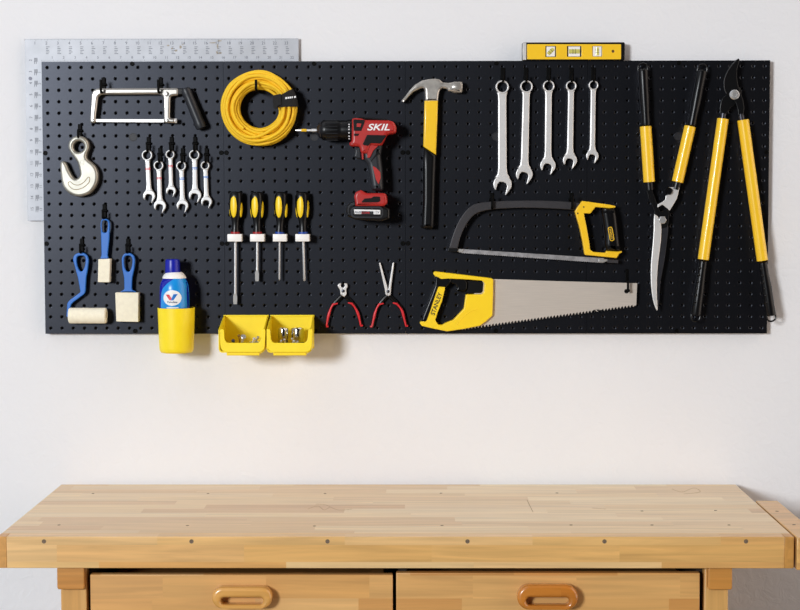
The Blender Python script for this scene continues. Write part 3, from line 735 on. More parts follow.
# ------------------------------------------------------------------ screwdrivers with their holders
def make_drivers():
    yc = -.0170; k = K(yc)
    spec = [(236.2, 191.5, 235.3, 235.2, 304.2, 'flat', 'collar_red', (227.3, 243.0), 'longest yellow and black screwdriver with flat tip and red collar, leftmost of four', 'white block clip holding the longest screwdriver at the left of the row', 1.3),
            (256.8, 191.7, 257.3, 257.0, 281.2, 'flat', 'collar_red', (250.0, 265.6), 'short flat-tip yellow and black screwdriver with red collar, second from the left', 'white block clip holding the short flat-tip screwdriver with red collar', 1.25),
            (281.6, 191.7, 279.6, 279.3, 280.4, 'cross', 'collar_blue', (272.8, 288.0), 'yellow and black screwdriver with blue collar and straight thin shaft, third from the left', 'white block clip holding the third screwdriver from the left', .95),
            (302.0, 191.8, 303.0, 304.4, 281.2, 'cross', 'collar_blue', (295.3, 310.7), 'rightmost yellow and black screwdriver, blue collar and slightly slanted shaft', 'white block clip holding the rightmost screwdriver', 1.25)]
    for hx, top, sx, tx, tipy, kind, col, bx, lab, lab2, sr in spec:
        tip = P(tx, tipy, yc); topp = P(hx, top, yc); zb = P(hx, 233.7, yc)
        root = thing('screwdriver', tip, lab, 'screwdriver', 'yellow and black screwdrivers')
        H = (topp.z-zb.z)
        base = Vector((P(sx, 233.7, yc).x, yc, zb.z)); ax = (topp-base).normalized()
        prof = [(3.2, 0), (4.4, .01), (4.4, .05), (3.9, .12), (3.7, .22), (4.1, .32), (5.8, .45), (6.9, .60), (7.1, .75), (7.0, .90), (6.4, .965), (5.2, .99), (3, 1.0), (0, 1.0)]
        fn = lambda t, h: 1-.045*(math.cos(4*t)*.5+.5) if h > .3*H else 1
        hd = mesh('handle', G().lathe(base, ax, [(r*k, h*H) for r, h in prof], 32, fn=lambda t, h: (1-.05*(.5-.5*math.cos(6*t))) if h > .35*H else 1), 'blackplastic', root, ang=50)
        for a in (-17, 78, 163, 258):
            t = math.radians(a); nrm = Vector((math.sin(t), -math.cos(t), 0))
            c = base+ax*(.66*H)+nrm*(6.75*k-(.0022 if a == -17 else .0036))
            rot = Matrix((Vector((math.cos(t), math.sin(t), 0)), nrm, Vector((0, 0, 1)))).transposed()
            mesh('handle_inlay', G().ell(c, (3.5*k, .0040, 11.6*k), rot, 20, 14), 'yellow', root, parent=hd, label='yellow oval inlay')
        mesh('collar', G().lathe(base-ax*(.0002), -ax, [(3.9*k, -.0048), (4.6*k, -.0043), (4.6*k, 0), (3.4*k, .0005), (0, .0005)], 24), col, root, label='coloured collar ring')
        g = G(); s0 = base; s1 = tip
        d = (s1-s0); L = d.length; d.normalize()
        r = sr*k
        if kind == 'flat':
            g.tube([s0, s1-d*.024], r, 12, ref=(0, 1, 0))
            # flared flat blade
            w = [(r*1.0, r*1.0), (r*1.55, r*.75), (r*1.5, r*.45), (r*1.25, r*.25)]; hs = [.024, .017, .006, 0]
            vs = []; fs = []
            for (wx, wy), h in zip(w, hs):
                c = s1-d*h
                vs += [c+Vector((-wx, -wy, 0)), c+Vector((wx, -wy, 0)), c+Vector((wx, wy, 0)), c+Vector((-wx, wy, 0))]
            for i in range(3):
                for q in range(4): fs.append((i*4+q, i*4+(q+1) % 4, (i+1)*4+(q+1) % 4, (i+1)*4+q))
            fs += [(3, 2, 1, 0), (12, 13, 14, 15)]
            g.add(vs, fs)
        else:
            g.tube([s0, s1-d*.006, s1-d*.004, s1], [r, r, r*.8, r*.25], 12, ref=(0, 1, 0))
            for q in range(4):
                t = PI/4+q*PI/2
                g.box(s1-d*.005+Vector((math.cos(t), math.sin(t), 0))*r*.6, (r*.7, r*.35, .006), Matrix.Rotation(t, 3, 'Z'))
        mesh('shaft', g, 'chrome', root)
        # holder block with bore
        x0 = P(bx[0], 238, -.036).x; x1 = P(bx[1]-1.5, 238, -.036).x; zt_ = zb.z-.0006; zbm = P(250, 241.5, -.036).z
        hc = base+(s1-base)*(.0105/L)
        r2 = thing('screwdriver_holder', (hc.x, 0, zbm), lab2, 'holder', 'white screwdriver holders')
        loops = [rrect(x0, -.036, x1, -.0002, .0012, 2), circ(hc.x, yc, r+.0009, 16)]
        g = G().curve2d(loops, (zt_-zbm)/2, .0006, lambda a, b_, c: (a, b_, (zt_+zbm)/2+c))
        mesh('holder_block', g, 'white', r2)
make_drivers()

# ------------------------------------------------------------------ can and cup, bins
def make_cup():
    yc = -.0455; k = K(yc)
    zt_ = P(176, 307.6, yc).z; zb = P(176, 352.6, yc).z; x = P(176.4, 330, yc).x; H = zt_-zb
    root = thing('cup_holder', (x, yc, zb), 'round yellow plastic cup mounted at the pegboard bottom edge holding a blue spray can', 'cup')
    R = 18.6*k
    prof = [(R*.72, 0), (R*.84, .001), (R*.91, .006), (R*.93, .012), (R*.995, H-.004), (R*1.0, H), (R*.955, H), (R*.905, .008), (R*.87, .004), (0, .004)]
    cup = mesh('cup', G().lathe((x, yc, zb), (0, 0, 1), prof, 48), 'binyellow', root, ang=50)
    mesh('mounting_tab', G().span(x-.012, x+.012, yc+R*.985-.001, -.0001, zt_-.03, zt_-.004), 'binyellow', root, bevel=.001)
    # can
    cx = P(174.5, 300, yc).x; z0 = zb+.0043; rc = 14.8*k
    Z = lambda py: P(173, py, yc).z-z0
    rt = thing('spray_can', (cx, yc, z0), 'blue spray can with white shoulder ring and round V emblem standing in the yellow cup', 'can')
    body = mesh('can_body', G().lathe((cx, yc, z0), (0, 0, 1), [(rc*.9, 0), (rc, .003), (rc, Z(291)), (rc*.985, Z(287)), (rc*.92, Z(282.6)), (rc*.78, Z(278.2)), (rc*.6, Z(277.6))], 48), 'canblue', rt, ang=60)
    mesh('shoulder', G().lathe((cx, yc, z0), (0, 0, 1), [(rc*.75, Z(278.6)), (rc*.80, Z(278.2)), (rc*.80, Z(277.2)), (rc*.70, Z(274.6)), (rc*.56, Z(272.4)), (rc*.5, Z(272))], 40), 'white', rt, ang=60)
    capx = P(171.6, 265, yc).x-cx
    mesh('spray_cap', G().lathe((cx+capx*.6, yc, z0), (0, 0, 1), [(7.4*k, Z(272.8)), (7.5*k, Z(272)), (7.2*k, Z(261)), (6.8*k, Z(259.6)), (5.4*k, Z(259.2)), (5.0*k, Z(260)), (0, Z(260))], 32), 'capblue', rt)
    RADII = [(291, 1), (287, .985), (282.6, .92), (278.2, .78)]
    def rad_at(z):
        zz = z-z0
        if zz <= Z(291): return rc
        for (a, ra), (b, rb) in zip(RADII[:-1], RADII[1:]):
            if zz <= Z(b): u = (zz-Z(a))/(Z(b)-Z(a)); return rc*(ra+(rb-ra)*u)
        return rc*.78
    def wrap(px, py, e):
        q = P(px, py, yc-rc); r = rad_at(q.z)+e; dx = max(-r*.999, min(r*.999, (q.x-cx)))
        return Vector((cx+dx, yc-math.sqrt(r*r-dx*dx), q.z))
    def strips(rows, e, n=14):
        vs = []; fs = []
        for l, r, py in rows:
            for i in range(n+1): vs.append(wrap(l+(r-l)*i/n, py, e))
        for j in range(len(rows)-1):
            for i in range(n):
                a = j*(n+1)+i; fs.append((a, a+n+1, a+n+2, a+1))
        return G().add(vs, fs)
    rows = []
    for i in range(17):
        t = i/16; py = 278.6+t*30
        Lx = cr([(174.5, 278.4), (170.5, 281), (164.5, 286), (161.6, 290), (160.4, 296), (159.8, 309)], 12, False)
        l = min(Lx, key=lambda q: abs(q[1]-py))[0]
        Rx = cr([(183.2, 278.4), (185.6, 283), (187, 289), (187.6, 300), (187.8, 309)], 12, False)
        r = min(Rx, key=lambda q: abs(q[1]-py))[0]
        rows.append((l, r, py))
    mesh('label_panel', strips(rows, .0003), 'canlight', rt, parent=body, label='light blue label panel')
    ox, oy = 172.1, 298.0; rows = []
    for i in range(17):
        t = -1+2*i/16; w = 9.1*math.sqrt(max(0.0004, 1-t*t)); rows.append((ox-w, ox+w, oy+8.0*t))
    mesh('emblem_disc', strips(rows, .0006), 'print', rt, parent=body, label='white oval emblem')
    Lg = lambda p: crop(150, 250, 10.17, p)
    def quad(l0, l1, n=6):
        return [(l0[0]+(l1[0]-l0[0])*i/n, l0[1]+(l1[1]-l0[1])*i/n, l0[2]+(l1[2]-l0[2])*i/n) for i in range(n+1)]
    S = 10.17
    mesh('emblem_stroke', strips(quad((150+159/S, 150+196/S, 250+454/S), (150+198/S, 150+234/S, 250+512/S)), .0009, 4), 'logored', rt, parent=body, label='red stroke of the emblem')
    mesh('emblem_stroke', strips(quad((150+240/S, 150+281/S, 250+449/S), (150+210/S, 150+238/S, 250+512/S)), .0009, 4), 'logoblue', rt, parent=body, label='blue stroke of the emblem')
    wr = lambda q, e: Vector((q.x, yc-math.sqrt(max(1e-8, (rc+.0006+e)**2-(q.x-cx)**2)), q.z))
    mesh('emblem_lettering', G().text('Valvoline', (172.1, 302.1), 1.9, yc-rc, width=10.5, bold=.01, thick=.0004, wrap=wr), 'navy', rt, parent=body, smooth=False)
    wr2 = lambda q, e: Vector((q.x, yc-math.sqrt(max(1e-8, (rc+.0003+e)**2-(q.x-cx)**2)), q.z))
    mesh('label_bar', strips([(166.5, 178.5, 307.2), (166.5, 178.5, 308.4)], .0006), 'print', rt, parent=body)
    vb = G()
    for py, h in ((292, 2.6), (296, 3.2), (300.5, 2.4), (304, 2.8)):
        l = [(187.9, 188.5, py), (187.9, 188.5, py+h)]
        vs = []
        for a, b_, p in l: vs += [wrap(a, p, .0003), wrap(b_, p, .0003)]
        vb.add(vs, [(0, 2, 3, 1)])
    mesh('side_print', vb, 'print', rt, parent=body, smooth=False)
make_cup()

def make_bin(xb0, xb1, fl, fr, il, ir, name_label):
    D_ = -.112
    zt_ = P(245, 315.6, -.004).z; zb = P(245, 352.8, D_).z
    root = thing('storage_bin', ((P(xb0, 330, 0).x+P(xb1, 330, 0).x)/2, 0, zb), name_label, 'bin', 'yellow storage bins')
    x0 = P(xb0, 320, -.003).x; x1 = P(xb1, 320, -.003).x; w = .0026
    zf = P(245, 329.5, D_).z
    g = G()
    side = [(-.0002, zb+.007), (D_, zb+.007), (D_, zf), (-.010, zt_), (-.0002, zt_)]
    for xa in (x0+w/2, x1-w/2):
        g.curve2d([side], w/2, .0005, lambda a, b, c, xa=xa: (xa+c, a, b))
    g.span(x0, x1, -.0030, -.0002, zb, zt_)
    g.span(x0+.006, x1-.006, D_+.002, -.0005, zb, zb+.003)
    for xa, sg in ((x0, 1), (x1, -1)):
        g.curve2d([[(xa+sg*.0063, zb), (xa+sg*.0063, zb+.003), (xa+sg*.0026, zb+.0075), (xa, zb+.0075), (xa+sg*.0018, zb+.0022)]], (-D_-.003)/2, .0003, lambda a, b, c: (a, (D_+.002)/2-c, b))
    body = mesh('bin_body', g, 'binyellow', root)
    U = [(fl, 329), (il, 329), (il+.8, 339.5), (il+3, 342.8), (ir-3, 342.8), (ir-.8, 339.5), (ir, 329), (fr, 329), (fr-.6, 345), (fr-1.4, 349.4), (fr-5, 352.2), (fl+5, 352.2), (fl+1.6, 349.4), (fl+.4, 345)]
    mesh('front_lip', G().plate(rnd(U, 2.2, 4), D_-.004, D_+.001, bev=.0012, res=3), 'binyellow', root)
    mesh('base_foot', G().span(P(fl+6.5, 350, D_).x, P(fr-6.5, 350, D_).x, D_+.004, D_+.080, zb-.0065, zb+.0005), 'binyellow', root, bevel=.0012)
    tr = G().span(x0-.0008, x1+.0008, -.0045, -.0002, zt_-.0030, zt_+.0014)
    mesh('hanging_lip', tr, 'binyellow', root, bevel=.001)
    return root, x0+w, x1-w, zb+.003
_, bx0, bx1, bz = make_bin(223.8, 268.6, 219.9, 265.6, 223.9, 261.9, 'yellow open-front storage bin holding loose screws, left one of the pair')
_, cx0, cx1, cz = make_bin(270.6, 314.1, 266.6, 312.6, 270.2, 308.4, 'yellow open-front storage bin holding two metal sockets, right one of the pair')

def fastener(name, a, b, rh, rs, lab, cat, grp, m='chrome', hexh=False):
    a = Vector(a); b = Vector(b); d = (b-a); L = d.length
    root = thing(name, a if a.z < b.z else b, lab, cat, grp)
    mesh('head', G().lathe(a, d, [(0, 0), (rh*.8, 0), (rh, .0010), (rh, .0026), (rs, .0040)], 6 if hexh else 14), m, root)
    prof = []
    n = max(4, int(L/.0016))
    for i in range(n+1):
        h = .0036+(L-.0036)*i/n; taper = 1 if i < n-2 else .6 if i < n else .1
        prof.append((rs*(1.15 if i % 2 else .85)*taper, h))
    mesh('shank', G().lathe(a, d, prof, 8), m, root)
GF = 'loose screws in the left bin'
for i in range(11):
    x = bx0+.018+(bx1-bx0-.036)*((i*.37) % 1.0); y0 = -.024-.006*(i % 4); L = .038
    y1 = y0-.035
    lift = .003+.0045*(i % 3)
    ang = random.uniform(-.6, .6)
    fastener('screw', (x, y0, bz+lift), (x+math.sin(ang)*L*.9, y0-math.cos(ang)*L*.9, bz+lift+.004), .0034, .0016, 'small steel screw lying loose in the left yellow bin', 'screw', GF)
DLIP = -.104
peek = [(243.5, 336.2, 241.0, 352, 'bolt with bright round head showing above the lip of the left bin', .0062, .0026, 'chrome'),
        (238.8, 335.2, 240.5, 350, 'brass coloured screw standing tilted beside the bright bolt in the left bin', .0032, .0015, 'tanrivet'),
        (254.5, 338.4, 250.0, 350, 'long steel screw leaning to the right in the left bin', .0036, .0018, 'steel'),
        (258.2, 337.0, 252.0, 350, 'steel screw nearest the right side of the left bin, leaning right', .0032, .0017, 'chrome'),
        (233.0, 340.4, 236.0, 351, 'dark screw head nearest the left side of the left bin', .0040, .0018, 'darksteel')]
for i, (hx, hy, tx, ty, lab, rh, rs, m) in enumerate(peek):
    yh = -.080-.004*i; a = P(hx, hy, yh); b = P(tx, ty, yh+.030); b.z = bz+.002
    fastener('screw', a, b, rh, rs, lab, 'screw', None, m, False)
def socket(px0, px1, top, lab, yc):
    k = K(yc); x = P((px0+px1)/2, 330, yc).x; zt_ = P(283, top, yc).z; R = (px1-px0)/2*k; H = zt_-cz
    root = thing('socket', (x, yc, cz), lab, 'socket', 'metal sockets in the right bin')
    mesh('socket_body', G().lathe((x, yc, cz), (0, 0, 1), [(R*.86, 0), (R*.92, .001), (R*.92, H*.45), (R*.96, H*.5), (R, H*.56), (R, H-.0015), (R*.95, H), (R*.78, H), (R*.74, H-.002), (R*.74, H-.018), (0, H-.018)], 32), 'mirror', root)
    mesh('groove_band', G().lathe((x, yc, cz), (0, 0, 1), [(R*.93, H*.28), (R*.95, H*.29), (R*.95, H*.34), (R*.93, H*.35)], 32), 'darksteel', root)
socket(277.8, 288.6, 328.2, 'narrower chrome deep socket standing at left in the right yellow bin', -.052)
socket(291.2, 304.2, 328.0, 'wider chrome deep socket standing at right in the right yellow bin', -.052)
for i, (hx, hy, tx) in enumerate([(281.5, 340.2, 279), (284.2, 338.8, 287), (292.2, 338.0, 294), (294.6, 340.4, 291.5), (297.5, 341.0, 300)]):
    yh = -.086-.002*i; a = P(hx, hy, yh); b = P(tx, 350, yh+.010); b.z = cz+.002
    fastener('screw', a, b, .0030, .0014, 'small steel screw standing in front of the sockets in the right bin', 'screw', 'screws before the sockets', 'chrome')

# ------------------------------------------------------------------ pliers
def make_pliers():
    C = lambda p: crop(315, 255, 7.27, p)
    for which in ('end', 'needle'):
        yc = -.0068
        if which == 'end':
            root = thing('end_cutter_pliers', P(343, 327, yc), 'short end-cutting pliers with red and black handles, left of the needle-nose pair', 'pliers', 'red handled pliers')
            jaws = [C([(203, 300), (186, 285), (182, 252), (164, 226), (170, 210), (186, 203), (192, 209), (186, 220), (193, 232), (203, 236), (206, 280)]),
                    C([(203, 300), (206, 236), (214, 230), (219, 220), (212, 210), (218, 203), (234, 210), (238, 228), (226, 252), (230, 285), (216, 302)])]
            piv = C([(205, 262)])[0]
            hl = [(202, 290), (170, 320), (128, 368), (108, 415), (96, 460), (86, 520)]; hr = [(206, 290), (240, 320), (278, 362), (306, 405), (322, 450), (336, 514)]
        else:
            root = thing('needle_nose_pliers', P(388, 327, yc), 'needle-nose pliers with long open jaws and red and black handles', 'pliers', 'red handled pliers')
            jaws = [C([(528, 300), (512, 285), (508, 250), (500, 215), (466, 62), (468, 53), (476, 56), (518, 205), (526, 232), (532, 262)]),
                    C([(532, 300), (530, 262), (536, 232), (540, 205), (564, 58), (570, 52), (576, 56), (556, 215), (552, 250), (550, 288)])]
            piv = C([(531, 265)])[0]
            hl = [(530, 292), (500, 320), (462, 368), (442, 412), (430, 460), (416, 520)]; hr = [(532, 292), (568, 325), (604, 362), (634, 402), (648, 450), (664, 516)]
        for i, jw in enumerate(jaws):
            mesh('jaw', G().plate(rnd(jw, .4, 2), yc-.005-(.001 if i else 0), yc+.004, bev=.0012, res=2), 'steel', root)
        mesh('pivot', G().lathe(P(piv[0], piv[1], yc-.0058), (0, -1, 0), [(.0036, 0), (.0036, .001), (.0026, .0016), (0, .0016)], 14), 'darksteel', root)
        for sgn, hp in ((-1, hl), (1, hr)):
            pts = cr(C(hp), 5, False)
            n = len(pts)
            path = [P(a, b, yc) for a, b in pts]
            h = mesh('handle', G().tube(path, [(.0048 if t < .35 else .0042)*(1 if t < .97 else .7) for t in [i/(n-1) for i in range(n)]], 10, ref=(0, 1, 0)), 'rubber', root)
            sub = pts[int(n*.36):]; m = len(sub)
            outer = [P(a-.35, b, yc-.0036) for a, b in sub]
            first = P(sub[0][0]+(4.2 if sgn < 0 else -4.2), sub[0][1]-.9, yc-.003)
            last = P(sub[-1][0]+(-2 if sgn < 0 and which == 'needle' else 1.6), sub[-1][1]-.2, yc-.003)
            mesh('grip', G().tube([first]+outer+[last], [.0016]+[.0026*(1-.18*math.sin(3*PI*i/m)) for i in range(m)]+[.0022], 10, ref=(0, 1, 0)), 'redgrip', root, parent=h, label='red grip')
make_pliers()

# ------------------------------------------------------------------ hammer
def make_hammer():
    C = lambda p: crop(395, 70, 9.41, p)
    yc = -.016
    root = thing('claw_hammer', P(428, 229, yc), 'claw hammer with steel head, yellow shaft and black rubber grip', 'hammer')
    out = C([(66, 302), (60, 292), (95, 250), (135, 195), (185, 140), (250, 102), (310, 88), (380, 82), (425, 92), (448, 118), (500, 122), (540, 118), (548, 112), (620, 112), (628, 122), (628, 208), (618, 216), (500, 200), (490, 180), (445, 172), (425, 185), (412, 225), (405, 296), (284, 296), (280, 220), (278, 182), (262, 172), (235, 178), (170, 210), (130, 250), (100, 285), (75, 305)])
    a = mesh('head', G().plate(rnd(out, 1.0, 3), yc-.011, yc+.011, bev=.0052, res=5), 'hammersteel', root, ang=55)
    k = K(yc); p = P(*C([(548, 162)])[0], yc); q = P(*C([(630, 164)])[0], yc)
    mesh('poll', G().lathe(p, q-p, [(4.4*k, -.006), (5.4*k, 0), (5.7*k, .002), (5.7*k, (q-p).length-.001), (5.2*k, (q-p).length+.0006), (0, (q-p).length+.0006)], 24), 'hammersteel', root)
    y = [(424.4, 100.9), (437.9, 100.9), (437.4, 120), (436.0, 155.2), (423.2, 146.6), (424.0, 120)]
    mesh('shaft', G().plate(y, yc-.011, yc+.010, bev=.004, res=4), 'tool_yellow', root, ang=60)
    g = [(423.2, 146.4), (436.0, 155.0), (435.2, 180), (434.6, 205), (433.9, 227.4), (432.6, 228.6), (422.4, 228.6), (421.4, 227), (422.6, 200), (422.6, 170)]
    mesh('grip', G().plate(g, yc-.0125, yc+.012, bev=.0095, res=6), 'rubber', root, ang=60)
make_hammer()

# ------------------------------------------------------------------ hacksaw
def make_hacksaw():
    C = lambda p: crop(440, 190, 4, p)
    D = lambda p: crop(570, 195, 7.63, p)
    root = thing('hacksaw', P(540, 256, -.02), 'full size hacksaw with grey bow frame, yellow and black handle, above the hand saw', 'saw')
    up = [(572, 53), (480, 45), (380, 42), (290, 43), (215, 46), (150, 53), (112, 74), (76, 122), (52, 178), (36, 232)]
    lo = [(70, 234), (80, 192), (100, 146), (130, 105), (165, 86), (215, 77), (300, 72), (380, 72), (480, 76), (560, 81)]
    pts = cr(C(up), 3, False)+cr(C(lo), 3, False)
    fr = mesh('frame', G().plate(pts, -.026, -.010, bev=.0016, res=2), 'sawframe', root, ang=50)
    mesh('blade_tensioner', G().plate(C([(33, 231), (72, 233), (70, 248), (32, 246)]), -.026, -.012, bev=.001), 'blackplastic', root)
    bl = [(458.8, 248.8), (604, 258.2), (604, 263.0)]
    n = 64
    for i in range(n+1):
        t = i/n; x = 603-(603-461)*t; y = 262.6+(252.6-262.6)*t
        bl += [(x, y), (x-.9, y+.55)] if i < n else [(x, y)]
    bl += [(458.8, 252.4)]
    mesh('blade', G().plate(bl, -.0195, -.0180, bev=0), 'hackblade', root, smooth=False)
    for pa in ([(64, 236), (95, 236), (90, 248), (66, 247)], [(634, 277), (668, 276), (672, 282), (655, 290), (634, 288)]):
        mesh('blade_clamp', G().plate(rnd(C(pa), .6), -.022, -.016, bev=.0008), 'chrome', root, label='bright blade clamp')
    mesh('blade_holder', G().plate(C([(668, 277), (712, 280), (712, 293), (668, 290)]), -.024, -.013, bev=.001), 'sawframe', root)
    yo = D([(90, 45), (200, 60), (300, 74), (344, 84), (342, 96), (300, 102), (192, 92), (152, 141), (103, 140), (125, 250), (146, 370), (150, 415), (176, 434), (268, 440), (276, 425), (360, 430), (392, 427), (394, 438), (372, 446), (352, 480), (110, 456), (105, 430), (92, 350), (68, 240), (34, 125), (50, 95)])
    hd = mesh('handle', G().plate(rnd(yo, .7, 2), -.030, -.008, bev=.002, res=3), 'tool_yellow', root)
    for X, Y in ((105, 92), (60, 140)):
        p = D([(X, Y)])[0]; mesh('handle_screw', G().lathe(P(p[0], p[1], -.0302), (0, -1, 0), [(.0017, 0), (.0017, .0004), (0, .0004)], 10), 'darksteel', root, parent=hd)
    gp = D([(238, 98), (300, 104), (338, 98), (352, 150), (362, 240), (372, 340), (384, 426), (276, 424), (262, 380), (262, 300), (252, 220), (240, 150)])
    gr = mesh('grip', G().plate(rnd(gp, 1.2, 3), -.036, -.006, bev=.011, res=6), 'rubber', root, ang=60)
    th = math.radians(-10)
    def badge(w, h, r):
        base = rrect(-w, -h, w, h, r, 4); c = D([(313, 297)])[0]
        return [(c[0]+a*math.cos(th)-b*math.sin(th), c[1]+a*math.sin(th)+b*math.cos(th)) for a, b in base]
    bd = mesh('badge', G().plate(badge(2.3, 7.2, 2.0), -.0372, -.0330, bev=.0003), 'tool_yellow', root, parent=gr, label='yellow rounded badge')
    mesh('badge_panel', G().plate(badge(1.6, 6.5, 1.4), -.0375, -.0335, bev=.0001), 'blackprint', root, parent=gr)
    c = D([(313, 297)])[0]
    mesh('badge_lettering', G().text('STANLEY', c, 1.9, -.0376, width=10.5, rot=-PI/2+.17, bold=.015, thick=.0003), 'tool_yellow', root, parent=gr, smooth=False)
make_hacksaw()
hook('deep', 491.6, 192.6, 'black hook under the left part of the grey hacksaw frame')
hook('deep', 571.0, 192.6, 'black hook under the hacksaw frame next to its yellow handle')

# ------------------------------------------------------------------ hand saw
def make_saw():
    C = lambda p: crop(410, 265, 7.27, p)
    root = thing('hand_saw', P(530, 331, -.014), 'wide hand saw with steel blade, yellow and black handle, lowest tool under the hacksaw', 'saw')
    bl = [(484, 278.9), (492, 279.0), (560, 281.2), (637.2, 283.2), (636.2, 304.6), (635.0, 306.0)]
    n = 54
    for i in range(n):
        t = i/n; x = 634.4-(634.4-460)*t; y = 305.6+(329.2-305.6)*t
        bl += [(x-.3, y-.2), (x-1.1, y+1.6), (x-2.2, y-.9)]
    bl += [(458.6, 329.6), (470, 300)]
    hole = circ(626.5, 291.2, 2.3, 14)
    mesh('blade', G().plate(bl, -.0147, -.0133, holes=[hole], bev=0), 'sawblade', root, smooth=False)
    out = C([(170, 66), (168, 56), (180, 45), (240, 52), (420, 74), (590, 95), (604, 104), (602, 230), (598, 365), (550, 408), (505, 440), (390, 462), (270, 480), (180, 462), (85, 440), (70, 418), (80, 406), (92, 408), (104, 350), (146, 240), (180, 150), (186, 84)])
    hole = C([(262, 104), (300, 98), (420, 104), (522, 112), (540, 130), (535, 195), (520, 211), (405, 212), (398, 260), (390, 316), (312, 398), (255, 420), (235, 434), (204, 432), (183, 400), (200, 345), (232, 262), (252, 180)])
    hd = mesh('handle', G().plate(rnd(out, .8, 3), -.026, -.0015, holes=[rnd(hole, .8, 3)], bev=.0022, res=3), 'yellow', root, ang=50)
    gp = C([(186, 78), (205, 86), (225, 98), (285, 95), (300, 104), (292, 130), (262, 160), (207, 157), (182, 228), (152, 320), (124, 398), (112, 412), (82, 406), (92, 370), (146, 236), (178, 150)])
    mesh('grip', G().plate(rnd(gp, .8, 3), -.0285, -.0035, bev=.004, res=4), 'rubber', root, parent=hd, label='black grip')
    ln = C([(290, 92), (400, 100), (415, 130), (412, 175), (395, 190), (330, 188), (345, 165), (330, 140), (290, 125)])
    mesh('finger_guard', G().plate(rnd(ln, .8, 3), -.024, -.006, bev=.003, res=3), 'rubber', root, parent=hd)
    pn = C([(412, 112), (525, 120), (532, 130), (528, 190), (516, 204), (412, 204)])
    mesh('inner_panel', G().plate(rnd(pn, .6), -.0165, -.0115, bev=.0006), 'blackplastic', root, parent=hd)
    tl = cr(C([(335, 440), (370, 395), (420, 350), (490, 318)]), 5, False)
    mesh('handle_groove', G().tube([P(a, b, -.0258) for a, b in tl], .0010, 6), 'yellow', root, parent=hd)
    a = C([(163, 362)])[0]; b = C([(222, 198)])[0]
    c = C([(192, 282)])[0]
    mesh('brand_lettering', G().text('STANLEY', c, 4.4, -.0261, width=23.5, rot=math.atan2(a[1]-b[1], b[0]-a[0]), bold=.015, thick=.0004), 'blackprint', root, parent=hd, smooth=False)
make_saw()
def saw_hook():
    o = P(626.5, 270, 0); o.y = 0
    root = thing('pegboard_hook', o, 'slim black hook through the hole in the tip of the hand saw blade', 'hook', 'black pegboard hooks')
    mesh('back_plate', G().span(o.x-.003, o.x+.003, -.0045, 0, P(626, 289, 0).z, P(626, 269, 0).z), 'hook', root, bevel=.001)
    z = P(626.5, 290.8, -.02).z
    path = [(o.x, -.002, z), (o.x, -.012, z), (o.x, -.022, z), (o.x, -.026, z+.001), (o.x, -.0285, z+.004), (o.x, -.029, z+.010), (o.x, -.029, z+.022)]
    mesh('arm', G().tube(path, .0027, 10), 'hook', root)
    mesh('arm_end', G().ell((o.x, -.029, z+.001), (.0045, .0030, .0045)), 'hook', root)
saw_hook()

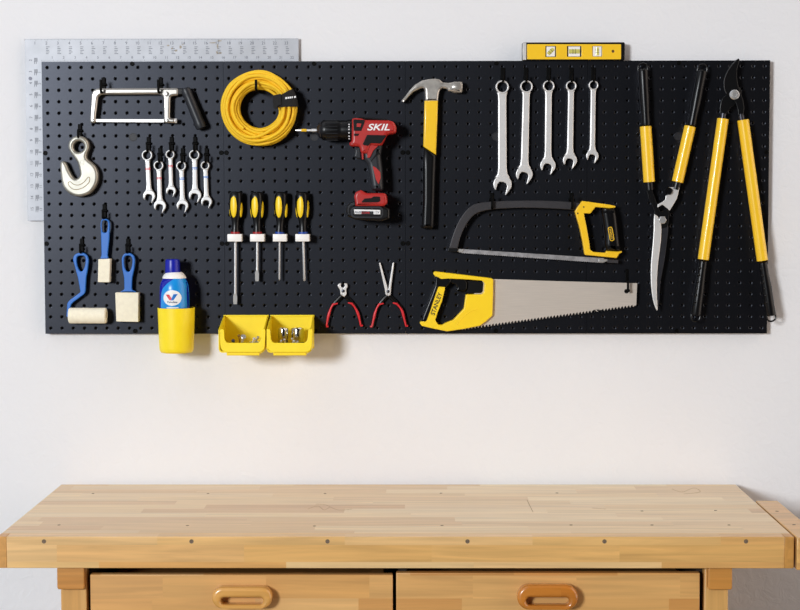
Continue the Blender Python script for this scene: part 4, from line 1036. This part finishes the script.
# ------------------------------------------------------------------ hedge shears
def grip_tube(a, b, r0, r1, yc, n=10):
    A = P(*a, yc); B = P(*b, yc); d = B-A; L = d.length
    return G().lathe(A, d, [(r0*.6, 0), (r0*.92, .002), (r0, .006), (r0*.94, L*.3), (r0*.98, L*.5), (r1*.95, L*.8), (r1, L-.008), (r1*.96, L-.002), (r1*.7, L)], 20)
def loop_end(a, b, r, yc, w):
    """hang loop beyond a, pointing away from b"""
    A = P(*a, yc); B = P(*b, yc); d = (A-B).normalized(); s = Vector((-d.z, 0, d.x))
    pts = [A-s*w-d*.004, A-s*w+d*.003, A-s*w*.75+d*.009, A+d*.012, A+s*w*.75+d*.009, A+s*w+d*.003, A+s*w-d*.004]
    pts = [Vector(q) for q in cr([tuple(p) for p in pts], 4, False)]
    return G().tube(pts, r, 8, ref=(0, 1, 0))
def make_shears():
    yc = -.020; k = K(yc)
    S = lambda p: crop(630, 170, 8.714, p)
    root = thing('hedge_shears', P(656, 310, yc), 'hedge shears with two yellow and black handles up and bright blade pointing down', 'shears')
    for a, m, b, c, name in (((642.8, 69), (646.0, 126), (645.6, 126.2), (649.2, 182.2), 'left'), ((702.2, 70), (691.4, 126), (690.2, 126.2), (677.4, 182.2), 'right')):
        h = mesh('grip', grip_tube(a, m, 5.2*k, 4.5*k, yc), 'rubber', root)
        mesh('hang_loop', loop_end(a, m, .0019, yc, 4.6*k), 'rubber', root, parent=h)
        A = P(*b, yc); B = P(*c, yc); L = (B-A).length
        mesh('handle_tube', G().lathe(A, B-A, [(5.0*k, 0), (5.75*k, .0006), (5.75*k, L-.0006), (5.0*k, L)], 24), 'tool_yellow', root)
    mesh('ferrule', G().tube([P(649.0, 181.8, yc), P(649.8, 190, yc)], 4.0*k, 14), 'blackplastic', root)
    mesh('ferrule', G().tube([P(677.6, 181.8, yc), P(675.4, 189.5, yc)], 4.2*k, 14), 'blackplastic', root)
    lt = S([(140, 170), (190, 165), (205, 215), (235, 300), (262, 365), (330, 340), (342, 360), (338, 420), (330, 480), (320, 500), (240, 520), (205, 500), (215, 420), (212, 360), (190, 300), (160, 250), (152, 210)])
    mesh('blade_tang', G().plate(rnd(lt, 1, 3), yc-.003, yc+.003, bev=.001), 'blackplastic', root)
    rt = S([(335, 150), (390, 150), (432, 152), (420, 200), (408, 250), (345, 356), (325, 335), (280, 300), (240, 330), (240, 300), (282, 278), (308, 255), (310, 222), (355, 210)])
    mesh('blade_tang', G().plate(rnd(rt, .8, 3), yc-.007, yc-.003, bev=.001), 'steel', root, label='bright steel tang')
    p = S([(336, 183)])[0]
    mesh('bumper', G().lathe(P(p[0], p[1], yc-.0072), (0, -1, 0), [(3.4*k, -.012), (3.6*k, 0), (3.6*k, .005), (3.0*k, .007), (0, .007)], 18), 'rubber', root)
    p = S([(280, 436)])[0]
    mesh('pivot_bolt', G().lathe(P(p[0], p[1], yc-.003), (0, -1, 0), [(4.2*k, 0), (4.2*k, .0055), (3.6*k, .0068), (0, .0068)], 6), 'chrome', root, bevel=.0004)
    lb = [(654.2, 214), (660.8, 222), (661, 240), (658.2, 262), (657.0, 280), (657.0, 296), (657.6, 310), (655.6, 308.4), (652.6, 299), (650.8, 283), (650.8, 264), (652.6, 244), (653.6, 228)]
    mesh('blade', G().plate(cr(lb, 2), yc-.0062, yc-.0022, bev=.0018, res=4), 'steel', root, label='bright curved blade')
    db = [(660, 218), (667.8, 224), (667, 240), (664.4, 260), (660.6, 280), (659, 300), (657.6, 309.6), (656.2, 296), (656.2, 278), (657.6, 260), (660, 240)]
    mesh('blade', G().plate(cr(db, 2), yc-.002, yc+.0015, bev=.0006), 'darksteel', root, label='dark rear blade')
make_shears()

# ------------------------------------------------------------------ loppers
def make_loppers():
    yc = -.024; k = K(yc)
    S = lambda p: crop(700, 55, 8.14, p)
    root = thing('loppers', P(734, 319, yc), 'long-handled loppers with yellow tubes spread downward at the right end of the pegboard', 'loppers')
    for a, b, e in (((723.0, 118.6), (703.2, 259.6), (695.6, 316)), ((743.0, 119.8), (762.4, 260.8), (771.0, 316))):
        A = P(*a, yc); B = P(*b, yc); L = (B-A).length
        mesh('handle_tube', G().lathe(A, B-A, [(5.0*k, 0), (5.75*k, .0006), (5.55*k, L-.0006), (5.0*k, L)], 24), 'tool_yellow', root)
        g2 = (b[0]+(e[0]-b[0])*.02, b[1]+(e[1]-b[1])*.02)
        gr = mesh('grip', grip_tube(e, g2, 5.3*k, 4.5*k, yc), 'rubber', root)
        mesh('hang_loop', loop_end(e, g2, .0019, yc, 4.4*k), 'rubber', root, parent=gr)
        nb = G(); d = Vector((e[0]-b[0], e[1]-b[1]))
        for t in (.15, .27, .39, .51, .63, .75):
            q = (b[0]+d.x*t-2.2, b[1]+d.y*t); p = P(q[0], q[1], yc-4.2*k)
            nb.ell(p, (.0028, .0022, .0038))
        mesh('finger_bumps', nb, 'rubber', root, parent=gr)
    for a, b in (((722.3, 121), (723.4, 113.5)), ((742.2, 122), (740.6, 114))):
        mesh('ferrule', G().tube([P(*a, yc), P(*b, yc)], 3.0*k, 14), 'darksteel', root)
    ja = S([(165, 490), (200, 490), (240, 440), (300, 380), (330, 330), (340, 290), (310, 255), (270, 265), (255, 300), (215, 325), (185, 345), (168, 380), (160, 430)])
    mesh('hook_arm', G().plate(rnd(ja, 1.4, 3), yc+.000, yc+.006, bev=.0012), 'blackplastic', root)
    jb = S([(310, 495), (352, 495), (360, 430), (350, 370), (330, 310), (310, 250), (300, 190), (300, 120), (322, 36), (312, 28), (290, 42), (240, 95), (205, 160), (190, 220), (198, 290), (225, 325), (262, 340), (290, 390), (305, 440)])
    mesh('cutting_blade', G().plate(rnd(jb, 1.0, 3), yc-.006, yc-.001, bev=.0012), 'blackplastic', root)
    mesh('blade_spine', G().tube([P(*q, yc-.006) for q in cr(S([(300, 40), (250, 95), (212, 160), (196, 220), (200, 280), (215, 315)]), 4, False)], .0008, 6), 'grey', root)
    p = S([(279, 323)])[0]
    mesh('pivot_bolt', G().lathe(P(p[0], p[1], yc-.006), (0, -1, 0), [(4.9*k, 0), (4.9*k, .003), (4.2*k, .0045), (2.4*k, .005), (2.0*k, .0035), (0, .0035)], 20), 'chrome', root)
make_loppers()

# ------------------------------------------------------------------ workbench
def make_bench():
    xL, xR, D_, zt_, th = -.7815, .7464, -.6016, .86, .0612
    root = thing('workbench', ((xL+xR)/2, D_/2, 0), 'solid pale wooden workbench with two drawers standing against the white wall', 'workbench')
    cap = .0175
    fb = .034
    mesh('worktop', G().span(xL, xR, D_+fb, -.0005, zt_-th, zt_), 'top', root, bevel=.0015)
    fr = mesh('front_board', G().span(xL+cap, xR-cap*1.05, D_, D_+fb+.0001, zt_-th, zt_), 'front', root, bevel=.0012)
    mesh('end_cap', G().span(xL, xL+cap, D_+.0003, D_+fb, zt_-th, zt_), 'endcap', root, bevel=.001)
    mesh('end_cap', G().span(xR-cap*1.05, xR, D_+.0003, D_+fb, zt_-th, zt_), 'endcap', root, bevel=.001)
    for px in (44, 191.5, 327.5, 467.5, 604.5, 746):
        p = P(px, 541.4, D_)
        mesh('dowel_plug', G().lathe((p.x, D_, p.z), (0, -1, 0), [(.0042, 0), (.0042, .0003), (.0034, .0001), (0, .0001)], 14), 'plug', root, parent=fr)
    def top_pt(px, py):
        d = FW+RT*((px-400)/F_PX)-UP*((py-305)/F_PX); t = (zt_-CAM.z)/d.z
        return CAM+d*t
    for px, py in ((93, 493.5), (208, 493.5), (325, 493.5), (441, 493.2), (557, 493), (642, 511), (715.5, 510.5), (59, 525), (187.5, 525.5), (314.5, 526), (442, 525.5), (571, 525), (652, 525), (729, 525)):
        p = top_pt(px, py); mesh('plug_hole', G().lathe((p.x, p.y, zt_), (0, 0, 1), [(.0032, 0), (.0032, .0002), (0, .0002)], 10), 'peghole', root)
    # faint pencil scuffs
    sc = G()
    for a in ([(308, 509), (318, 506), (324, 510), (330, 507)], [(316, 504), (326, 505), (338, 510), (352, 509)], [(527, 500), (533, 512)], [(672, 489), (682, 492), (694, 488), (700, 492), (684, 494)], [(592, 508), (606, 509)]):
        pts = [top_pt(*q)+Vector((0, 0, .0001)) for q in cr(a, 5, False)]
        sc.tube(pts, .0007, 5, ref=(0, 0, 1), flat=.3)
    mesh('scuff_marks', sc, mat('pencil_grey', 'a98c6c', .8), root, smooth=False)
    zu = zt_-th
    yf = D_+.022
    # legs, blocks and rails
    xa0, xa1 = P(60.5, 600, yf).x, P(86.3, 600, yf).x
    xb0, xb1 = P(704.6, 600, yf).x, P(728.6, 600, yf).x
    for x0, x1 in ((xa0, xa1), (xb0, xb1)):
        mesh('leg', G().span(x0, x1, yf+.004, yf+.07, 0, zu), 'leg', root, bevel=.002)
        mesh('leg', G().span(x0, x1, -.10, -.03, 0, zu), 'leg', root, bevel=.002)
        mesh('foot_rail', G().span(x0, x1, yf+.07, -.10, .10, .17), 'leg', root, bevel=.002)
    for q0, q1, side in ((57, 84.3, 1), (708.2, 732.4, -1)):
        ys = yf-.012
        x0, x1 = P(q0, 580, ys).x, P(q1, 580, ys).x; z1 = P(70, 589.6, ys).z
        g = G().curve2d([rnd([(x0, z1), (x1, z1), (x1, zu), (x0, zu)], .006, 4)], (zu-z1)/2, .001, lambda a, b, c: (a, 0, b))
        g = G().curve2d([rnd([(x0, z1), (x1, z1), (x1, zu-.0002), (x0, zu-.0002)], .005, 4)], .05, .002, lambda a, b, c: (a, ys+.05-c, b))
        mesh('bearer_block', g, 'block', root)
    # carcass
    zd0 = zu-.20
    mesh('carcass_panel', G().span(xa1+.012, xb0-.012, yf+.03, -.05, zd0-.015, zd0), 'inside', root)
    mesh('carcass_panel', G().span(xa1+.0002, xa1+.012, yf+.03, -.05, zd0-.015, zu), 'gapshade', root)
    mesh('carcass_panel', G().span(xb0-.012, xb0-.0002, yf+.03, -.05, zd0-.015, zu), 'gapshade', root)
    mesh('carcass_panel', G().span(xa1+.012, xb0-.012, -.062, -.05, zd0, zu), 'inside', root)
    mesh('carcass_panel', G().span(-.012, .004, yf+.03, -.06, zd0, zu), 'gapshade', root)
    mesh('stretcher', G().span(xa1, xb0, -.09, -.06, .105, .165), 'leg', root, bevel=.002)
    for q0, q1, top, hx0, hx1, hy0, hy1, m in ((90.3, 392.8, 574.6, 212, 272.6, 586.2, 608.4, 'handlepale'), (396.2, 699.8, 572.8, 517, 578, 584.6, 609.6, 'handledark')):
        x0, x1 = P(q0, 590, yf).x, P(q1, 590, yf).x; z1 = P(200, top, yf).z; z0 = zd0+.004
        dr = mesh('drawer', G().span(x0, x1, yf, yf+.018, z0, z1).span(x0+.02, x1-.02, yf+.018, -.08, z0+.01, z1-.03), 'drawerl', root, bevel=.0015)
        cx, cz = (hx0+hx1)/2, (hy0+hy1)/2
        k = K(yf)
        w = (hx1-hx0)/2*k; h = (hy1-hy0)/2*k; c = P(cx, cz, yf-.02)
        out = rrect(-w, -h, w, h, h*.98, 8)
        hol = rrect(-w*.70, -h*.62, w*.70, h*.02, h*.3, 5)
        g = G().curve2d([[(c.x+a, c.z+b) for a, b in out], [(c.x+a, c.z+b) for a, b in hol]], .0145, .007, lambda a, b, q: (a, yf-.0147-q, b), 5)
        hd = mesh('handle', g, m, root, parent=dr, ang=60, label='rounded wooden pull')
    # vise jaw at the right end
    xv0 = xR+.0045; xv1 = xv0+.047
    yb_ = -.205
    mesh('vise_jaw', G().span(xv0, xv1, D_-.006, yb_, zt_-th-.002, zt_-.0005), 'front', root, bevel=.0015)
    for px, py in ((777, 511), (794, 524.5)):
        p = top_pt(px, py); mesh('plug_hole', G().lathe((p.x, p.y, zt_-.0005), (0, 0, 1), [(.0036, 0), (.0036, .0002), (0, .0002)], 10), 'peghole', root)
    mesh('vise_guide', G().tube([(xR-.05, -.40, zt_-.03), (xv1-.005, -.40, zt_-.03)], .011, 16), 'steel', root)
make_bench()

# ------------------------------------------------------------------ light
w = bpy.data.worlds.new('world'); scene.world = w; w.use_nodes = True
N = w.node_tree.nodes; L = w.node_tree.links; bg = N['Background']
tc = N.new('ShaderNodeTexCoord'); sp = N.new('ShaderNodeSeparateXYZ'); L.new(tc.outputs['Generated'], sp.inputs[0])
mr = N.new('ShaderNodeMapRange'); mr.inputs['From Min'].default_value = -1; mr.inputs['From Max'].default_value = 1; L.new(sp.outputs['X'], mr.inputs['Value'])
cr_ = N.new('ShaderNodeValToRGB'); e = cr_.color_ramp.elements
e[0].position = 0; e[0].color = (.70, .76, .88, 1); e[1].position = 1; e[1].color = (4.0, 3.4, 2.95, 1)
mid = e.new(.5); mid.color = (.16, .155, .16, 1); fl_ = e.new(.34); fl_.color = (.62, .63, .68, 1); fr_ = e.new(.72); fr_.color = (.06, .055, .05, 1)
L.new(mr.outputs[0], cr_.inputs['Fac'])
m2 = N.new('ShaderNodeMapRange'); m2.inputs['From Min'].default_value = -1.0; m2.inputs['From Max'].default_value = -.40
m2.inputs['To Min'].default_value = .10; m2.inputs['To Max'].default_value = 1.0; m2.interpolation_type = 'SMOOTHSTEP'; L.new(sp.outputs['Y'], m2.inputs['Value'])
mu = N.new('ShaderNodeMath'); mu.operation = 'MULTIPLY'; mu.inputs[1].default_value = .62; L.new(m2.outputs[0], mu.inputs[0])
mz = N.new('ShaderNodeMapRange'); mz.inputs['From Min'].default_value = .35; mz.inputs['From Max'].default_value = .9; mz.inputs['To Min'].default_value = 1; mz.inputs['To Max'].default_value = 2.5
L.new(sp.outputs['Z'], mz.inputs['Value']); mu2 = N.new('ShaderNodeMath'); mu2.operation = 'MULTIPLY'; L.new(mu.outputs[0], mu2.inputs[0]); L.new(mz.outputs[0], mu2.inputs[1])
L.new(cr_.outputs['Color'], bg.inputs['Color']); L.new(mu2.outputs[0], bg.inputs['Strength'])

def area(name, loc, target, size, power, color):
    l = bpy.data.lights.new(name, 'AREA'); l.shape = 'SQUARE'; l.size = size; l.energy = power; l.color = color
    o = bpy.data.objects.new(name, l); COL.objects.link(o); o.location = loc
    o.rotation_euler = (Vector(target)-Vector(loc)).to_track_quat('-Z', 'Y').to_euler(); return o
area('key_softbox', (-4.15, -7.9, 2.75), (0, 0, 1.35), 1.5, 575, (.93, .968, 1.0))

v = scene.view_settings; v.view_transform = 'Standard'; v.look = 'None'; v.gamma = 1; v.exposure = 0.0; v.use_curve_mapping = False
